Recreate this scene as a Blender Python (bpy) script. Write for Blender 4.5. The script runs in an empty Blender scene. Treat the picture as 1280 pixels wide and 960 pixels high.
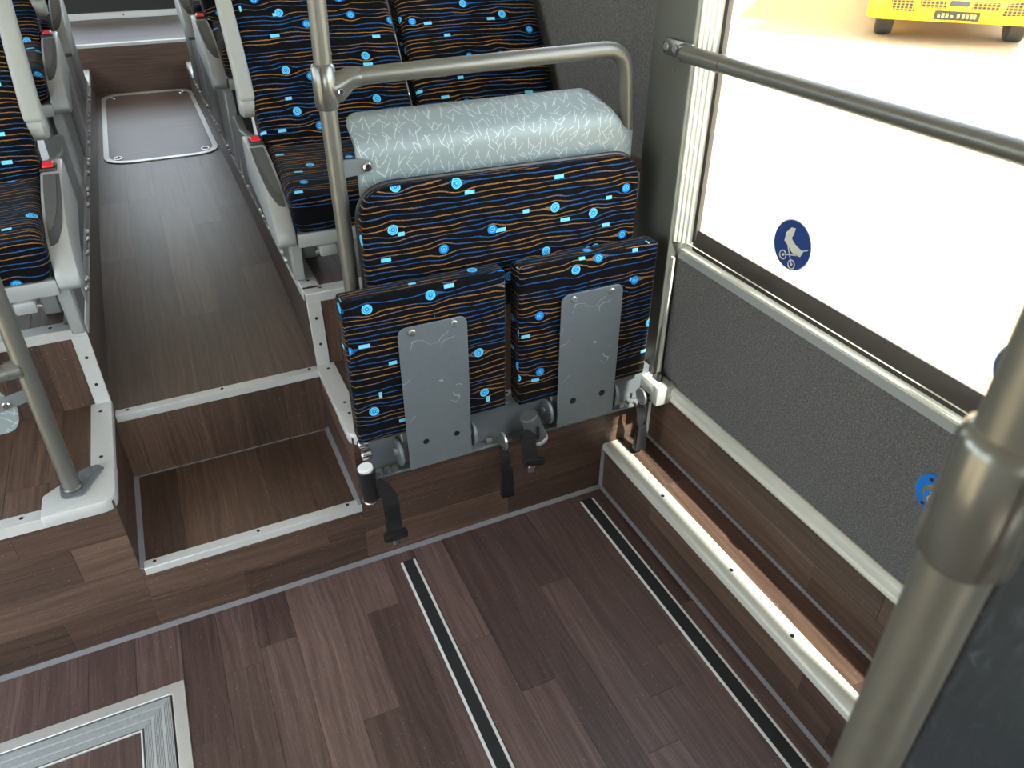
import bpy, bmesh, math, random
from mathutils import Vector, Matrix
R = math.radians
random.seed(7)
S = bpy.context.scene
COL = S.collection

# ------------------------------------------------------------------ camera
cam_d = bpy.data.cameras.new('camera')
cam = bpy.data.objects.new('camera', cam_d)
COL.objects.link(cam)
S.camera = cam
cam.location = (0, 0, 1.55)
cam.rotation_euler = (R(90 - 33.655), R(-0.044), R(-24.779))
cam_d.sensor_width = 36
cam_d.lens = 36 * 946.1 / 1280
cam_d.clip_start = .02
cam_d.dof.use_dof = True
cam_d.dof.focus_distance = 2.0
cam_d.dof.aperture_fstop = 8.0

# ------------------------------------------------------------------ sky, sun, exposure
W = bpy.data.worlds.new('sky')
S.world = W
W.use_nodes = True
wn = W.node_tree
sky = wn.nodes.new('ShaderNodeTexSky')
sky.sky_type = 'NISHITA'
sky.sun_disc = False
sky.sun_elevation = R(50)
sky.sun_rotation = R(175)
bg = wn.nodes['Background']
bg.inputs['Strength'].default_value = 0.13
hz = wn.nodes.new('ShaderNodeHueSaturation')          # hazy, nearly neutral sky
hz.inputs['Saturation'].default_value = .42
wn.links.new(sky.outputs[0], hz.inputs['Color'])
wn.links.new(hz.outputs[0], bg.inputs[0])
sd = bpy.data.lights.new('sun', 'SUN')
sd.energy = 3.0
sd.angle = R(.55)
sd.color = (1, .97, .91)
sun = bpy.data.objects.new('sun', sd)
COL.objects.link(sun)
sun.location = (6, -12, 20)
sun.rotation_euler = Vector((-.076, .84, -1)).to_track_quat('-Z', 'Y').to_euler()
S.view_settings.view_transform = 'Standard'
S.view_settings.look = 'None'
S.view_settings.gamma = 1
S.view_settings.use_curve_mapping = False
S.view_settings.exposure = 3.62
S.cycles.max_bounces = 10
S.cycles.diffuse_bounces = 6
S.cycles.transparent_max_bounces = 16

# ------------------------------------------------------------------ materials
def srgb(r, g, b):
    f = lambda c: (c / 255 / 12.92) if c / 255 <= .04045 else ((c / 255 + .055) / 1.055) ** 2.4
    return (f(r), f(g), f(b), 1)

class N:
    """small shader-node builder"""
    def __init__(s, name):
        s.m = bpy.data.materials.new(name)
        s.m.use_nodes = True
        s.t = s.m.node_tree
        s.b = s.t.nodes['Principled BSDF']
    def n(s, typ, **kw):
        nd = s.t.nodes.new(typ)
        for k, v in kw.items():
            setattr(nd, k, v)
        return nd
    def put(s, sock, v):
        if isinstance(v, bpy.types.NodeSocket):
            s.t.links.new(v, sock)
        else:
            sock.default_value = v
    def math(s, op, a, b=0, c=None):
        nd = s.n('ShaderNodeMath', operation=op)
        s.put(nd.inputs[0], a); s.put(nd.inputs[1], b)
        if c is not None: s.put(nd.inputs[2], c)
        return nd.outputs[0]
    def mix(s, fac, a, b, typ='MIX'):
        nd = s.n('ShaderNodeMix', data_type='RGBA', blend_type=typ)
        s.put(nd.inputs[0], fac); s.put(nd.inputs[6], a); s.put(nd.inputs[7], b)
        return nd.outputs[2]
    def xyz(s, v):
        nd = s.n('ShaderNodeSeparateXYZ'); s.put(nd.inputs[0], v); return nd.outputs
    def comb(s, x, y, z=0):
        nd = s.n('ShaderNodeCombineXYZ')
        for i, v in enumerate((x, y, z)): s.put(nd.inputs[i], v)
        return nd.outputs[0]
    def noise(s, vec, scale=5, detail=3, rough=.5, dim='3D'):
        nd = s.n('ShaderNodeTexNoise', noise_dimensions=dim)
        if vec is not None: s.put(nd.inputs['Vector'], vec)
        nd.inputs['Scale'].default_value = scale
        nd.inputs['Detail'].default_value = detail
        nd.inputs['Roughness'].default_value = rough
        return nd.outputs['Fac']
    def uv(s): return s.n('ShaderNodeTexCoord').outputs['UV']
    def obj(s): return s.n('ShaderNodeTexCoord').outputs['Object']
    def rnd(s): return s.n('ShaderNodeObjectInfo').outputs['Random']
    def ramp(s, fac, stops):
        nd = s.n('ShaderNodeValToRGB')
        e = nd.color_ramp.elements
        while len(e) < len(stops): e.new(.5)
        for i, (p, c) in enumerate(stops):
            e[i].position = p; e[i].color = c
        s.put(nd.inputs[0], fac)
        return nd.outputs[0]
    def bump(s, h, strength=.3, dist=.002):
        nd = s.n('ShaderNodeBump')
        nd.inputs['Strength'].default_value = strength
        nd.inputs['Distance'].default_value = dist
        s.put(nd.inputs['Height'], h)
        s.t.links.new(nd.outputs[0], s.b.inputs['Normal'])
    def out(s, color=None, rough=.5, metal=0, spec=None):
        if color is not None: s.put(s.b.inputs['Base Color'], color)
        s.put(s.b.inputs['Roughness'], rough)
        s.put(s.b.inputs['Metallic'], metal)
        if spec is not None: s.b.inputs['Specular IOR Level'].default_value = spec
        return s.m

def plain(name, c, rough=.5, metal=0, var=.06, scale=30, bump=0, spec=None):
    k = N(name)
    nz = k.noise(k.obj(), scale, 3)
    lo = tuple(x * (1 - var) for x in c[:3]) + (1,)
    hi = tuple(min(1, x * (1 + var)) for x in c[:3]) + (1,)
    col = k.mix(nz, lo, hi)
    if bump: k.bump(nz, bump, .001)
    r = k.math('ADD', k.math('MULTIPLY', nz, .12), rough - .06)
    return k.out(col, r, metal, spec)

def wood_mat(name, dark, mid, light, rough=.36, spec=.5):
    k = N(name)
    uv = k.xyz(k.uv()); rd = k.rnd()
    u = k.math('ADD', uv[0], k.math('MULTIPLY', rd, 37.0))
    v = k.math('ADD', uv[1], k.math('MULTIPLY', rd, 11.3))
    warp = k.noise(k.comb(k.math('MULTIPLY', u, 2.5), k.math('MULTIPLY', v, 9)), 1, 2)
    vv = k.math('ADD', v, k.math('MULTIPLY', warp, .05))
    g1 = k.noise(k.comb(k.math('MULTIPLY', u, 2.2), k.math('MULTIPLY', vv, 75)), 1, 4, .6)
    g2 = k.noise(k.comb(k.math('MULTIPLY', u, 8), k.math('MULTIPLY', v, 290)), 1, 4, .65)
    tone = k.math('FRACT', k.math('MULTIPLY', rd, 91.7))
    f = k.math('ADD', k.math('MULTIPLY', g1, .58), k.math('MULTIPLY', g2, .42))
    f = k.math('ADD', f, k.math('MULTIPLY', k.math('SUBTRACT', tone, .5), .20))
    f = k.math('MULTIPLY_ADD', k.math('SUBTRACT', f, .5), 1.25, .5)
    c = k.ramp(f, [(.22, dark), (.5, mid), (.8, light)])
    # fine dust speckles of wear
    sp = k.noise(k.obj(), 260, 2, .6)
    c = k.mix(k.math('MULTIPLY', k.math('GREATER_THAN', sp, .70), .45), c, srgb(176, 165, 155))
    k.bump(k.math('ADD', g2, k.noise(k.obj(), 900, 2)), .22, .0006)
    return k.out(c, k.math('ADD', k.math('MULTIPLY', g2, .16), rough - .08), 0, spec)

M = {}
M['wood'] = wood_mat('dark_wood_vinyl', srgb(42, 31, 26), srgb(76, 58, 48), srgb(112, 88, 74), .38)
M['floor_wood'] = wood_mat('floor_wood_vinyl', srgb(50, 38, 36), srgb(82, 64, 60), srgb(118, 96, 90), .38)
M['aisle_wood'] = wood_mat('aisle_wood_vinyl', srgb(40, 31, 29), srgb(72, 58, 53), srgb(104, 86, 78), .44, .85)
M['seam'] = plain('grey_sealant', srgb(112, 112, 114), .6, 0, .18, 40)
M['alu'] = plain('brushed_aluminium', srgb(206, 206, 202), .38, .55, .07, 60)
M['nosing'] = plain('silver_nosing', srgb(196, 198, 196), .42, .25, .07, 80)
M['screw'] = plain('dark_screw', srgb(46, 44, 42), .4, .6)
M['bolt'] = plain('bolt_steel', srgb(170, 170, 168), .3, .8)
M['pole'] = plain('silver_pole_paint', srgb(103, 103, 97), .36, .45, .03, 20)
M['clamp'] = plain('clamp_paint', srgb(112, 113, 109), .24, .6, .03, 20)
M['grey_metal'] = plain('grey_powder_coat', srgb(102, 108, 111), .42, .15, .05, 50)
M['dark_grey'] = plain('dark_grey_plastic', srgb(74, 76, 76), .5, 0, .06, 200, .1)
M['skirt'] = plain('mid_grey_skirt', srgb(94, 97, 96), .42, .15, .05, 40)
M['seat_grey'] = plain('light_grey_plastic', srgb(150, 153, 152), .4, .1, .03, 60)
M['armrest'] = plain('pale_grey_armrest', srgb(146, 149, 144), .5, 0, .04, 60)
M['black_grey'] = plain('slate_grey_plastic', srgb(58, 62, 68), .4, 0, .05)
M['black'] = plain('black_plastic', srgb(24, 24, 26), .38)
M['webbing'] = plain('black_webbing', srgb(26, 26, 28), .6, 0, .3, 600, .3)
M['chrome'] = plain('polished_steel', srgb(205, 205, 205), .18, 1, .04)
def scratched():
    k = N('scratched_grey_plate')
    o = k.obj()
    nz = k.noise(o, 9, 2, .6)
    ln = k.math('LESS_THAN', k.math('ABSOLUTE', k.math('SUBTRACT', nz, .5)), .0035)
    mk = k.math('GREATER_THAN', k.noise(o, 14, 1), .56)
    f = k.noise(o, 60, 3)
    c = k.mix(f, srgb(97, 104, 107), srgb(108, 115, 118))
    c = k.mix(k.math('MULTIPLY', k.math('MULTIPLY', ln, mk), .45), c, srgb(200, 204, 204))
    return k.out(c, k.math('MULTIPLY_ADD', f, .12, .36), .15)
M['plate'] = scratched()
M['red'] = plain('red_button', srgb(214, 48, 52), .35, 0, .1)
M['pillar'] = plain('grey_pillar_paint', srgb(88, 90, 84), .45, .15, .06, 14)
M['window_frame'] = plain('pale_aluminium_frame', srgb(212, 212, 200), .42, .2, .06, 12)
M['gasket'] = plain('dark_rubber', srgb(52, 46, 40), .6)
M['lining'] = plain('pale_lining', srgb(200, 200, 196), .6, 0, .03)
M['strip_black'] = plain('black_grip', srgb(24, 26, 27), .75, 0, .2, 500, .4)
M['strip_white'] = plain('white_strip', srgb(214, 214, 212), .5, 0, .08, 300)
M['rubber'] = plain('tyre_rubber', srgb(58, 55, 50), .8, 0, .12, 30)
M['yellow'] = plain('yellow_bus_paint', srgb(244, 205, 20), .3, 0, .03)
M['concrete'] = plain('pale_concrete', srgb(158, 140, 113), .85, 0, .14, 1.5, .2)
M['sticker_blue'] = plain('sticker_blue', srgb(32, 62, 124), .4)
M['sticker_pale'] = plain('sticker_pale', srgb(206, 206, 196), .5)
M['button_blue'] = plain('button_blue', srgb(20, 112, 200), .35)
M['gold'] = plain('gold_ring', srgb(150, 132, 62), .35, .5)
M['plate_dark'] = plain('plate_dark', srgb(40, 36, 20), .5)
M['plate_mark'] = plain('plate_mark', srgb(205, 190, 90), .5)
M['dark_glass'] = plain('dark_glass', srgb(30, 34, 36), .08)

def carpet():
    k = N('grey_wall_carpet')
    a = k.noise(k.obj(), 260, 4, .7); b = k.noise(k.obj(), 700, 2, .6)
    f = k.math('ADD', k.math('MULTIPLY', a, .6), k.math('MULTIPLY', b, .4))
    k.bump(f, .7, .003)
    return k.out(k.ramp(f, [(.32, srgb(60, 60, 60)), (.5, srgb(95, 94, 94)), (.68, srgb(136, 135, 133))]), .95, 0, .2)
M['carpet'] = carpet()

def grooved():
    k = N('grooved_aluminium')
    return k.out(k.mix(k.noise(k.obj(), 200, 2), srgb(170, 176, 178), srgb(205, 210, 212)), .4, .4)
M['grooved'] = grooved()

def glass(name, tint):
    k = N(name)
    k.t.nodes.remove(k.b)
    tr = k.n('ShaderNodeBsdfTransparent'); tr.inputs[0].default_value = tint
    gl = k.n('ShaderNodeBsdfGlossy'); gl.inputs['Roughness'].default_value = .02
    lw = k.n('ShaderNodeLayerWeight'); lw.inputs[0].default_value = .5
    fa = k.math('MULTIPLY_ADD', k.math('POWER', lw.outputs['Facing'], 5), .45, .03)
    mx = k.n('ShaderNodeMixShader')
    k.t.links.new(fa, mx.inputs[0])
    k.t.links.new(tr.outputs[0], mx.inputs[1]); k.t.links.new(gl.outputs[0], mx.inputs[2])
    k.t.links.new(mx.outputs[0], k.t.nodes['Material Output'].inputs[0])
    return k.m
M['glass'] = glass('clear_window_glass', (.93, .95, .93, 1))

def fabric():
    k = N('patterned_seat_fabric')
    uv = k.xyz(k.uv()); rd = k.rnd()
    u = k.math('ADD', uv[0], k.math('MULTIPLY', rd, 13.7))
    v = k.math('ADD', uv[1], k.math('MULTIPLY', rd, 7.9))
    # scattered discs: one in each jittered cell
    def cells(su, sv, ou, ov, rand):
        vo = k.n('ShaderNodeTexVoronoi', voronoi_dimensions='2D', feature='F1')
        k.put(vo.inputs['Vector'], k.comb(k.math('MULTIPLY_ADD', u, su, ou), k.math('MULTIPLY_ADD', v, sv, ov)))
        vo.inputs['Scale'].default_value = 1
        vo.inputs['Randomness'].default_value = rand
        p = k.xyz(vo.outputs['Position'])
        cu = k.math('DIVIDE', k.math('SUBTRACT', p[0], ou), su)
        cv = k.math('DIVIDE', k.math('SUBTRACT', p[1], ov), sv)
        return k.math('SUBTRACT', u, cu), k.math('SUBTRACT', v, cv), k.xyz(vo.outputs['Color'])
    dx, dy, cc = cells(8.2, 7.6, 0, 0, .8)
    r = k.math('SQRT', k.math('ADD', k.math('MULTIPLY', dx, dx), k.math('MULTIPLY', dy, dy)))
    disc = k.math('LESS_THAN', r, .0115)
    ring1 = k.math('MULTIPLY', k.math('GREATER_THAN', r, .0052), k.math('LESS_THAN', r, .0072))
    core = k.math('LESS_THAN', r, .0024)
    rim = k.math('MULTIPLY', k.math('GREATER_THAN', r, .0088), k.math('GREATER_THAN', cc[0], .5))
    light = k.math('MAXIMUM', k.math('MAXIMUM', ring1, core), rim)
    disc_col = k.mix(light, srgb(20, 112, 190), srgb(96, 196, 238))
    # wavy lines that part around the discs
    w = k.math('EXPONENT', k.math('MULTIPLY', k.math('POWER', k.math('DIVIDE', dx, .024), 2), -1))
    sgn = k.math('DIVIDE', dy, k.math('ADD', k.math('ABSOLUTE', dy), .007))
    near = k.math('EXPONENT', k.math('MULTIPLY', k.math('POWER', k.math('DIVIDE', dy, .028), 2), -1))
    vs = k.math('SUBTRACT', v, k.math('MULTIPLY', k.math('MULTIPLY', w, near), k.math('MULTIPLY', sgn, .0135)))
    wav = k.noise(k.comb(k.math('MULTIPLY', u, 7), k.math('MULTIPLY', v, 22)), 1, 2)
    vs = k.math('ADD', vs, k.math('MULTIPLY', k.math('SUBTRACT', wav, .5), .018))
    vs = k.math('ADD', vs, k.math('MULTIPLY', k.math('SUBTRACT', k.noise(k.comb(k.math('MULTIPLY', u, 160), k.math('MULTIPLY', v, 160)), 1, 1), .5), .0022))
    L = k.math('DIVIDE', vs, .0126)
    idx = k.math('FLOOR', L); fr = k.math('FRACT', L)
    wn_ = k.n('ShaderNodeTexWhiteNoise', noise_dimensions='1D'); k.put(wn_.inputs['W'], idx)
    jit = k.math('MULTIPLY_ADD', wn_.outputs['Value'], .36, .32)
    line = k.math('LESS_THAN', k.math('ABSOLUTE', k.math('SUBTRACT', fr, jit)), .086)
    line = k.math('MULTIPLY', line, k.math('GREATER_THAN', k.math('FRACT', k.math('MULTIPLY', wn_.outputs['Value'], 17.3)), .1))
    hue = k.noise(k.comb(k.math('MULTIPLY', u, 5.0), k.math('MULTIPLY', idx, 3.71)), 1, 1)
    fade = k.noise(k.comb(k.math('MULTIPLY', u, 60), k.math('MULTIPLY', idx, 1.93)), 1, 2)
    lc = k.ramp(hue, [(.46, srgb(152, 110, 64)), (.54, srgb(38, 86, 138))])
    lc = k.mix(k.math('MULTIPLY', fade, .55), lc, srgb(16, 18, 26))
    base = k.mix(k.noise(k.comb(k.math('MULTIPLY', u, 900), k.math('MULTIPLY', v, 900)), 1, 2), srgb(2, 2, 4), srgb(10, 10, 13))
    c = k.mix(line, base, lc)
    # pale blue dashes
    ex, ey, ec = cells(7.4, 8.6, 4.37, 2.71, .9)
    tall = k.math('GREATER_THAN', ec[0], .86)
    hw = k.math('ADD', k.math('MULTIPLY_ADD', ec[1], .006, .0075), k.math('MULTIPLY', tall, -.008))
    hh = k.math('MULTIPLY_ADD', tall, .004, .0045)
    rect = k.math('MULTIPLY', k.math('LESS_THAN', k.math('ABSOLUTE', ex), hw), k.math('LESS_THAN', k.math('ABSOLUTE', ey), hh))
    c = k.mix(rect, c, srgb(110, 196, 230))
    c = k.mix(disc, c, disc_col)
    k.bump(k.math('ADD', line, k.noise(k.comb(k.math('MULTIPLY', u, 700), k.math('MULTIPLY', v, 700)), 1, 2)), .35, .0008)
    k.b.inputs['Sheen Weight'].default_value = .04
    k.b.inputs['Sheen Roughness'].default_value = .5
    return k.out(c, .9, 0, .1)
M['fabric'] = fabric()

def panel_mat(name, ca_, cb_):
    k = N(name)
    uv = k.xyz(k.uv())
    tot = None
    for (sc, ou, ov, ln) in ((35, 0, 0, .0115), (33, 3.3, 7.7, .010), (31, 9.1, 2.2, .0125)):
        vo = k.n('ShaderNodeTexVoronoi', voronoi_dimensions='2D', feature='F1')
        k.put(vo.inputs['Vector'], k.comb(k.math('MULTIPLY_ADD', uv[0], sc, ou), k.math('MULTIPLY_ADD', uv[1], sc, ov)))
        vo.inputs['Scale'].default_value = 1; vo.inputs['Randomness'].default_value = .8
        p = k.xyz(vo.outputs['Position']); c = k.xyz(vo.outputs['Color'])
        dx = k.math('SUBTRACT', uv[0], k.math('DIVIDE', k.math('SUBTRACT', p[0], ou), sc))
        dy = k.math('SUBTRACT', uv[1], k.math('DIVIDE', k.math('SUBTRACT', p[1], ov), sc))
        a = k.math('MULTIPLY_ADD', c[0], 2.3, .42)
        ca = k.math('COSINE', a); sa = k.math('SINE', a)
        x = k.math('ADD', k.math('MULTIPLY', dx, ca), k.math('MULTIPLY', dy, sa))
        y = k.math('SUBTRACT', k.math('MULTIPLY', dy, ca), k.math('MULTIPLY', dx, sa))
        s = k.math('MULTIPLY', k.math('LESS_THAN', k.math('ABSOLUTE', x), ln), k.math('LESS_THAN', k.math('ABSOLUTE', y), .0007))
        tot = s if tot is None else k.math('MAXIMUM', tot, s)
    col = k.mix(k.math('MULTIPLY', tot, .5), ca_, cb_)
    return k.out(col, .42, .08)
M['panel'] = panel_mat('grey_laminate_with_white_dashes', srgb(121, 134, 137), srgb(206, 214, 212))
M['dark_panel'] = panel_mat('dark_sheet_with_faint_dashes', srgb(27, 34, 39), srgb(74, 86, 94))  # same dash pattern as the pale panel, in darker colours

def grille_mat():
    k = N('black_yellow_mesh_grille')
    uv = k.xyz(k.obj())
    vo = k.n('ShaderNodeTexVoronoi', voronoi_dimensions='2D', feature='DISTANCE_TO_EDGE')
    k.put(vo.inputs['Vector'], k.comb(uv[0], uv[2])); vo.inputs['Scale'].default_value = 28; vo.inputs['Randomness'].default_value = 0
    return k.out(k.mix(k.math('LESS_THAN', vo.outputs['Distance'], .12), srgb(30, 22, 6), srgb(170, 130, 24)), .5)
M['grille'] = grille_mat()

# ------------------------------------------------------------------ mesh helpers
BASE = {}
def V(*a): return Vector(a)

def box_uv(bm, off=(0, 0)):
    l = bm.loops.layers.uv.verify()
    bm.normal_update()
    for f in bm.faces:
        n = f.normal; a = [abs(x) for x in n]
        for lp in f.loops:
            c = lp.vert.co
            if a[1] >= a[0] and a[1] >= a[2]: uv = (c.x, c.z)
            elif a[2] >= a[0]: uv = (c.x, c.y)
            else: uv = (c.y, c.z)
            lp[l].uv = (uv[0] + off[0], uv[1] + off[1])

def obj(name, bm, mat, parent=None, smooth=40, uv=True, recalc=True):
    """link the bmesh (built in world space) as one object; origin at its base, or at its parent's"""
    if recalc: bmesh.ops.recalc_face_normals(bm, faces=bm.faces[:])
    if uv and not bm.loops.layers.uv: box_uv(bm)
    if parent is None:
        xs = [v.co.x for v in bm.verts]; ys = [v.co.y for v in bm.verts]; zs = [v.co.z for v in bm.verts]
        base = V((min(xs) + max(xs)) / 2, (min(ys) + max(ys)) / 2, min(zs))
    else:
        base = BASE[parent.name]
    bmesh.ops.translate(bm, verts=bm.verts, vec=-base)
    me = bpy.data.meshes.new(name)
    bm.to_mesh(me); bm.free()
    me.materials.append(mat)
    if smooth:
        me.polygons.foreach_set('use_smooth', [True] * len(me.polygons))
        me.set_sharp_from_angle(angle=R(smooth))
    o = bpy.data.objects.new(name, me)
    COL.objects.link(o)
    if parent is None: o.location = base
    else: o.parent = parent
    BASE[o.name] = base.copy()
    return o

def empty(name, loc, label=None, cat=None, group=None, kind=None):
    o = bpy.data.objects.new(name, None)
    o.empty_display_size = .05
    COL.objects.link(o); o.location = loc
    BASE[o.name] = V(*loc)
    return tag(o, label, cat, group, kind)

def tag(o, label=None, cat=None, group=None, kind=None):
    if label: o['label'] = label
    if cat: o['category'] = cat
    if group: o['group'] = group
    if kind: o['kind'] = kind
    return o

def struct(name, bm, mat, label, cat, **kw):
    return tag(obj(name, bm, mat, **kw), label, cat, None, 'structure')

def box(x0, x1, y0, y1, z0, z1, bev=0, seg=2, bm=None):
    b = bmesh.new()
    vs = [b.verts.new((x, y, z)) for x in (x0, x1) for y in (y0, y1) for z in (z0, z1)]
    for q in ((0, 1, 3, 2), (4, 6, 7, 5), (0, 4, 5, 1), (2, 3, 7, 6), (0, 2, 6, 4), (1, 5, 7, 3)):
        b.faces.new([vs[i] for i in q])
    if bev:
        bmesh.ops.bevel(b, geom=b.edges[:], offset=bev, segments=seg, affect='EDGES', profile=.5, clamp_overlap=True)
    return join(bm, b)

def join(a, b):
    if a is None: return b
    me = bpy.data.meshes.new('tmp'); b.to_mesh(me); b.free()
    a.from_mesh(me); bpy.data.meshes.remove(me)
    return a

def prism(pts, axis, a, b_, bev=0, seg=2, bm=None):
    """polygon (2-D) extruded along axis from a to b_; axis x: pts=(y,z), y: (x,z), z: (x,y)"""
    b = bmesh.new()
    f3 = {'x': lambda t, p: (t, p[0], p[1]), 'y': lambda t, p: (p[0], t, p[1]), 'z': lambda t, p: (p[0], p[1], t)}[axis]
    A = [b.verts.new(f3(a, p)) for p in pts]; B = [b.verts.new(f3(b_, p)) for p in pts]
    b.faces.new(A); b.faces.new(B[::-1])
    n = len(pts)
    for i in range(n):
        b.faces.new((A[i], B[i], B[(i + 1) % n], A[(i + 1) % n]))
    bmesh.ops.recalc_face_normals(b, faces=b.faces[:])
    if bev:
        es = [e for e in b.edges if len(e.link_faces) == 2 and e.calc_face_angle(0) > R(25)]
        bmesh.ops.bevel(b, geom=es, offset=bev, segments=seg, affect='EDGES', profile=.5, clamp_overlap=True)
    return join(bm, b)

def rounded(pts, rad, seg=5):
    """round the corners of a 2-D polygon; rad is one number or a list"""
    out = []
    n = len(pts)
    for i, p in enumerate(pts):
        r = rad[i] if isinstance(rad, (list, tuple)) else rad
        p = Vector(p); a = Vector(pts[i - 1]); c = Vector(pts[(i + 1) % n])
        if r <= 0: out.append(tuple(p)); continue
        d1 = (a - p).normalized(); d2 = (c - p).normalized()
        ang = d1.angle(d2)
        t = min(r / math.tan(ang / 2), (a - p).length * .49, (c - p).length * .49)
        s, e = p + d1 * t, p + d2 * t
        for k in range(seg + 1):
            q = k / seg
            out.append(tuple(s * (1 - q) ** 2 + p * 2 * q * (1 - q) + e * q * q))
    return out

def smooth_path(pts, rad, seg=8):
    pts = [Vector(p) for p in pts]
    out = [pts[0]]
    for i in range(1, len(pts) - 1):
        p, a, c = pts[i], pts[i - 1], pts[i + 1]
        r = rad[i] if isinstance(rad, (list, tuple)) else rad
        d1 = (a - p).normalized(); d2 = (c - p).normalized()
        t = min(r, (a - p).length * .49, (c - p).length * .49)
        s, e = p + d1 * t, p + d2 * t
        for k in range(seg + 1):
            q = k / seg
            out.append(s * (1 - q) ** 2 + p * 2 * q * (1 - q) + e * q * q)
    out.append(pts[-1])
    return out

def tube(pts, rad, seg=20, bm=None, cap=True):
    b = bmesh.new()
    pts = [Vector(p) for p in pts]
    rads = rad if isinstance(rad, (list, tuple)) else [rad] * len(pts)
    t0 = (pts[1] - pts[0]).normalized()
    up = V(0, 0, 1) if abs(t0.z) < .9 else V(1, 0, 0)
    n = t0.cross(up).normalized()
    rings = []
    for i, p in enumerate(pts):
        t = (pts[min(i + 1, len(pts) - 1)] - pts[max(i - 1, 0)]).normalized()
        n = (n - t * n.dot(t)).normalized()
        m = t.cross(n)
        rings.append([b.verts.new(p + (n * math.cos(2 * math.pi * k / seg) + m * math.sin(2 * math.pi * k / seg)) * rads[i]) for k in range(seg)])
    for a, c in zip(rings, rings[1:]):
        for k in range(seg):
            b.faces.new((a[k], a[(k + 1) % seg], c[(k + 1) % seg], c[k]))
    if cap:
        b.faces.new(rings[0]); b.faces.new(rings[-1][::-1])
    return join(bm, b)

def cyl(p0, p1, r, seg=20, bev=0, bm=None):
    p0, p1 = Vector(p0), Vector(p1)
    if bev:
        d = (p1 - p0).normalized() * bev
        return tube([p0, p0 + d, p1 - d, p1], [r - bev, r, r, r - bev], seg, bm)
    return tube([p0, p1], r, seg, bm)

def ribbon(pts, wdir, width, th, bm=None):
    """a strap: path pts with a width direction per point (or one for all)"""
    b = bmesh.new()
    pts = [Vector(p) for p in pts]; rings = []
    for i, p in enumerate(pts):
        wv = Vector(wdir[i] if isinstance(wdir, list) else wdir).normalized()
        t = (pts[min(i + 1, len(pts) - 1)] - pts[max(i - 1, 0)]).normalized()
        wv = (wv - t * wv.dot(t)).normalized(); n = t.cross(wv)
        w = width[i] if isinstance(width, list) else width
        rings.append([b.verts.new(p + wv * a * w / 2 + n * c * th / 2) for a, c in ((-1, -1), (1, -1), (1, 1), (-1, 1))])
    for a, c in zip(rings, rings[1:]):
        for k in range(4): b.faces.new((a[k], a[(k + 1) % 4], c[(k + 1) % 4], c[k]))
    b.faces.new(rings[0]); b.faces.new(rings[-1][::-1])
    return join(bm, b)

def plank(parent, O, U, Vv, Nn, L, w, th=.004, mat='wood', name='plank'):
    """one plank: O corner, U length dir, Vv width dir, Nn outward"""
    b = bmesh.new(); l = b.loops.layers.uv.new('UVMap')
    g = .0002; e = .0004
    h = random.uniform(0, .0005)
    U, Vv, Nn, O = Vector(U), Vector(Vv), Vector(Nn), Vector(O)
    lo = [b.verts.new(O + U * a + Vv * c - Nn * th) for a, c in ((g, g), (L - g, g), (L - g, w - g), (g, w - g))]
    mi = [b.verts.new(O + U * a + Vv * c + Nn * (h - .0006)) for a, c in ((g, g), (L - g, g), (L - g, w - g), (g, w - g))]
    hi = [b.verts.new(O + U * a + Vv * c + Nn * h) for a, c in ((g + e, g + e), (L - g - e, g + e), (L - g - e, w - g - e), (g + e, w - g - e))]
    for A, B in ((lo, mi), (mi, hi)):
        for k in range(4): b.faces.new((A[k], A[(k + 1) % 4], B[(k + 1) % 4], B[k]))
    b.faces.new(hi)
    bmesh.ops.recalc_face_normals(b, faces=b.faces[:])
    if (hi[1].co - hi[0].co).cross(hi[2].co - hi[1].co).dot(Nn) < 0: pass
    for f in b.faces:
        for lp in f.loops:
            d = lp.vert.co - O
            lp[l].uv = (d.dot(U), d.dot(Vv))
    return obj(name, b, M[mat], parent, smooth=0)

def plank_field(parent, O, U, Vv, Nn, Lu, Lv, wid, lmin=.45, lmax=.85, mat='wood', seed=1, first=None):
    rs = random.Random(seed)
    O, U, Vv = Vector(O), Vector(U), Vector(Vv)
    n = max(1, round(Lv / wid)); wid = Lv / n
    for i in range(n):
        t = 0
        nxt = rs.uniform(.12, lmax) if first is None else first[i % len(first)]
        while t < Lu - 1e-4:
            e = t + nxt
            if Lu - e < .08: e = Lu
            plank(parent, O + U * t + Vv * (i * wid), U, Vv, Nn, e - t, wid, mat=mat)
            t = e; nxt = rs.uniform(lmin, lmax)

SCREW = {}
def screw(parent, p, axis='z', r=.0042, mat='screw', h=.0016, name='screw'):
    key = (axis, r, mat, h)
    if key not in SCREW:
        d = {'z': V(0, 0, h), 'y': V(0, -h, 0), 'x': V(-h, 0, 0), '+x': V(h, 0, 0)}[axis]
        b = tube([V(0, 0, 0), d * .6, d], [r, r, r * .7], 10)
        bmesh.ops.recalc_face_normals(b, faces=b.faces[:])
        me = bpy.data.meshes.new(name); b.to_mesh(me); b.free(); me.materials.append(M[mat])
        SCREW[key] = me
    o = bpy.data.objects.new(name, SCREW[key])
    COL.objects.link(o)
    o.parent = parent
    o.location = Vector(p) - BASE[parent.name]
    return o

# key numbers of the bus (metres)
YR = 1.488           # face of the main riser
YS = 1.850           # face of the second riser
ZT, ZA, ZP, ZQ = .201, .405, .42, .64      # tread, aisle start, front platform, seat podium
XL, XR = -.272, .258                        # aisle walls
XE, XW = .988, 1.128                        # ledge face, window wall
ZE = .163
XWB = 1.215                                  # wall beside the podium

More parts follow.
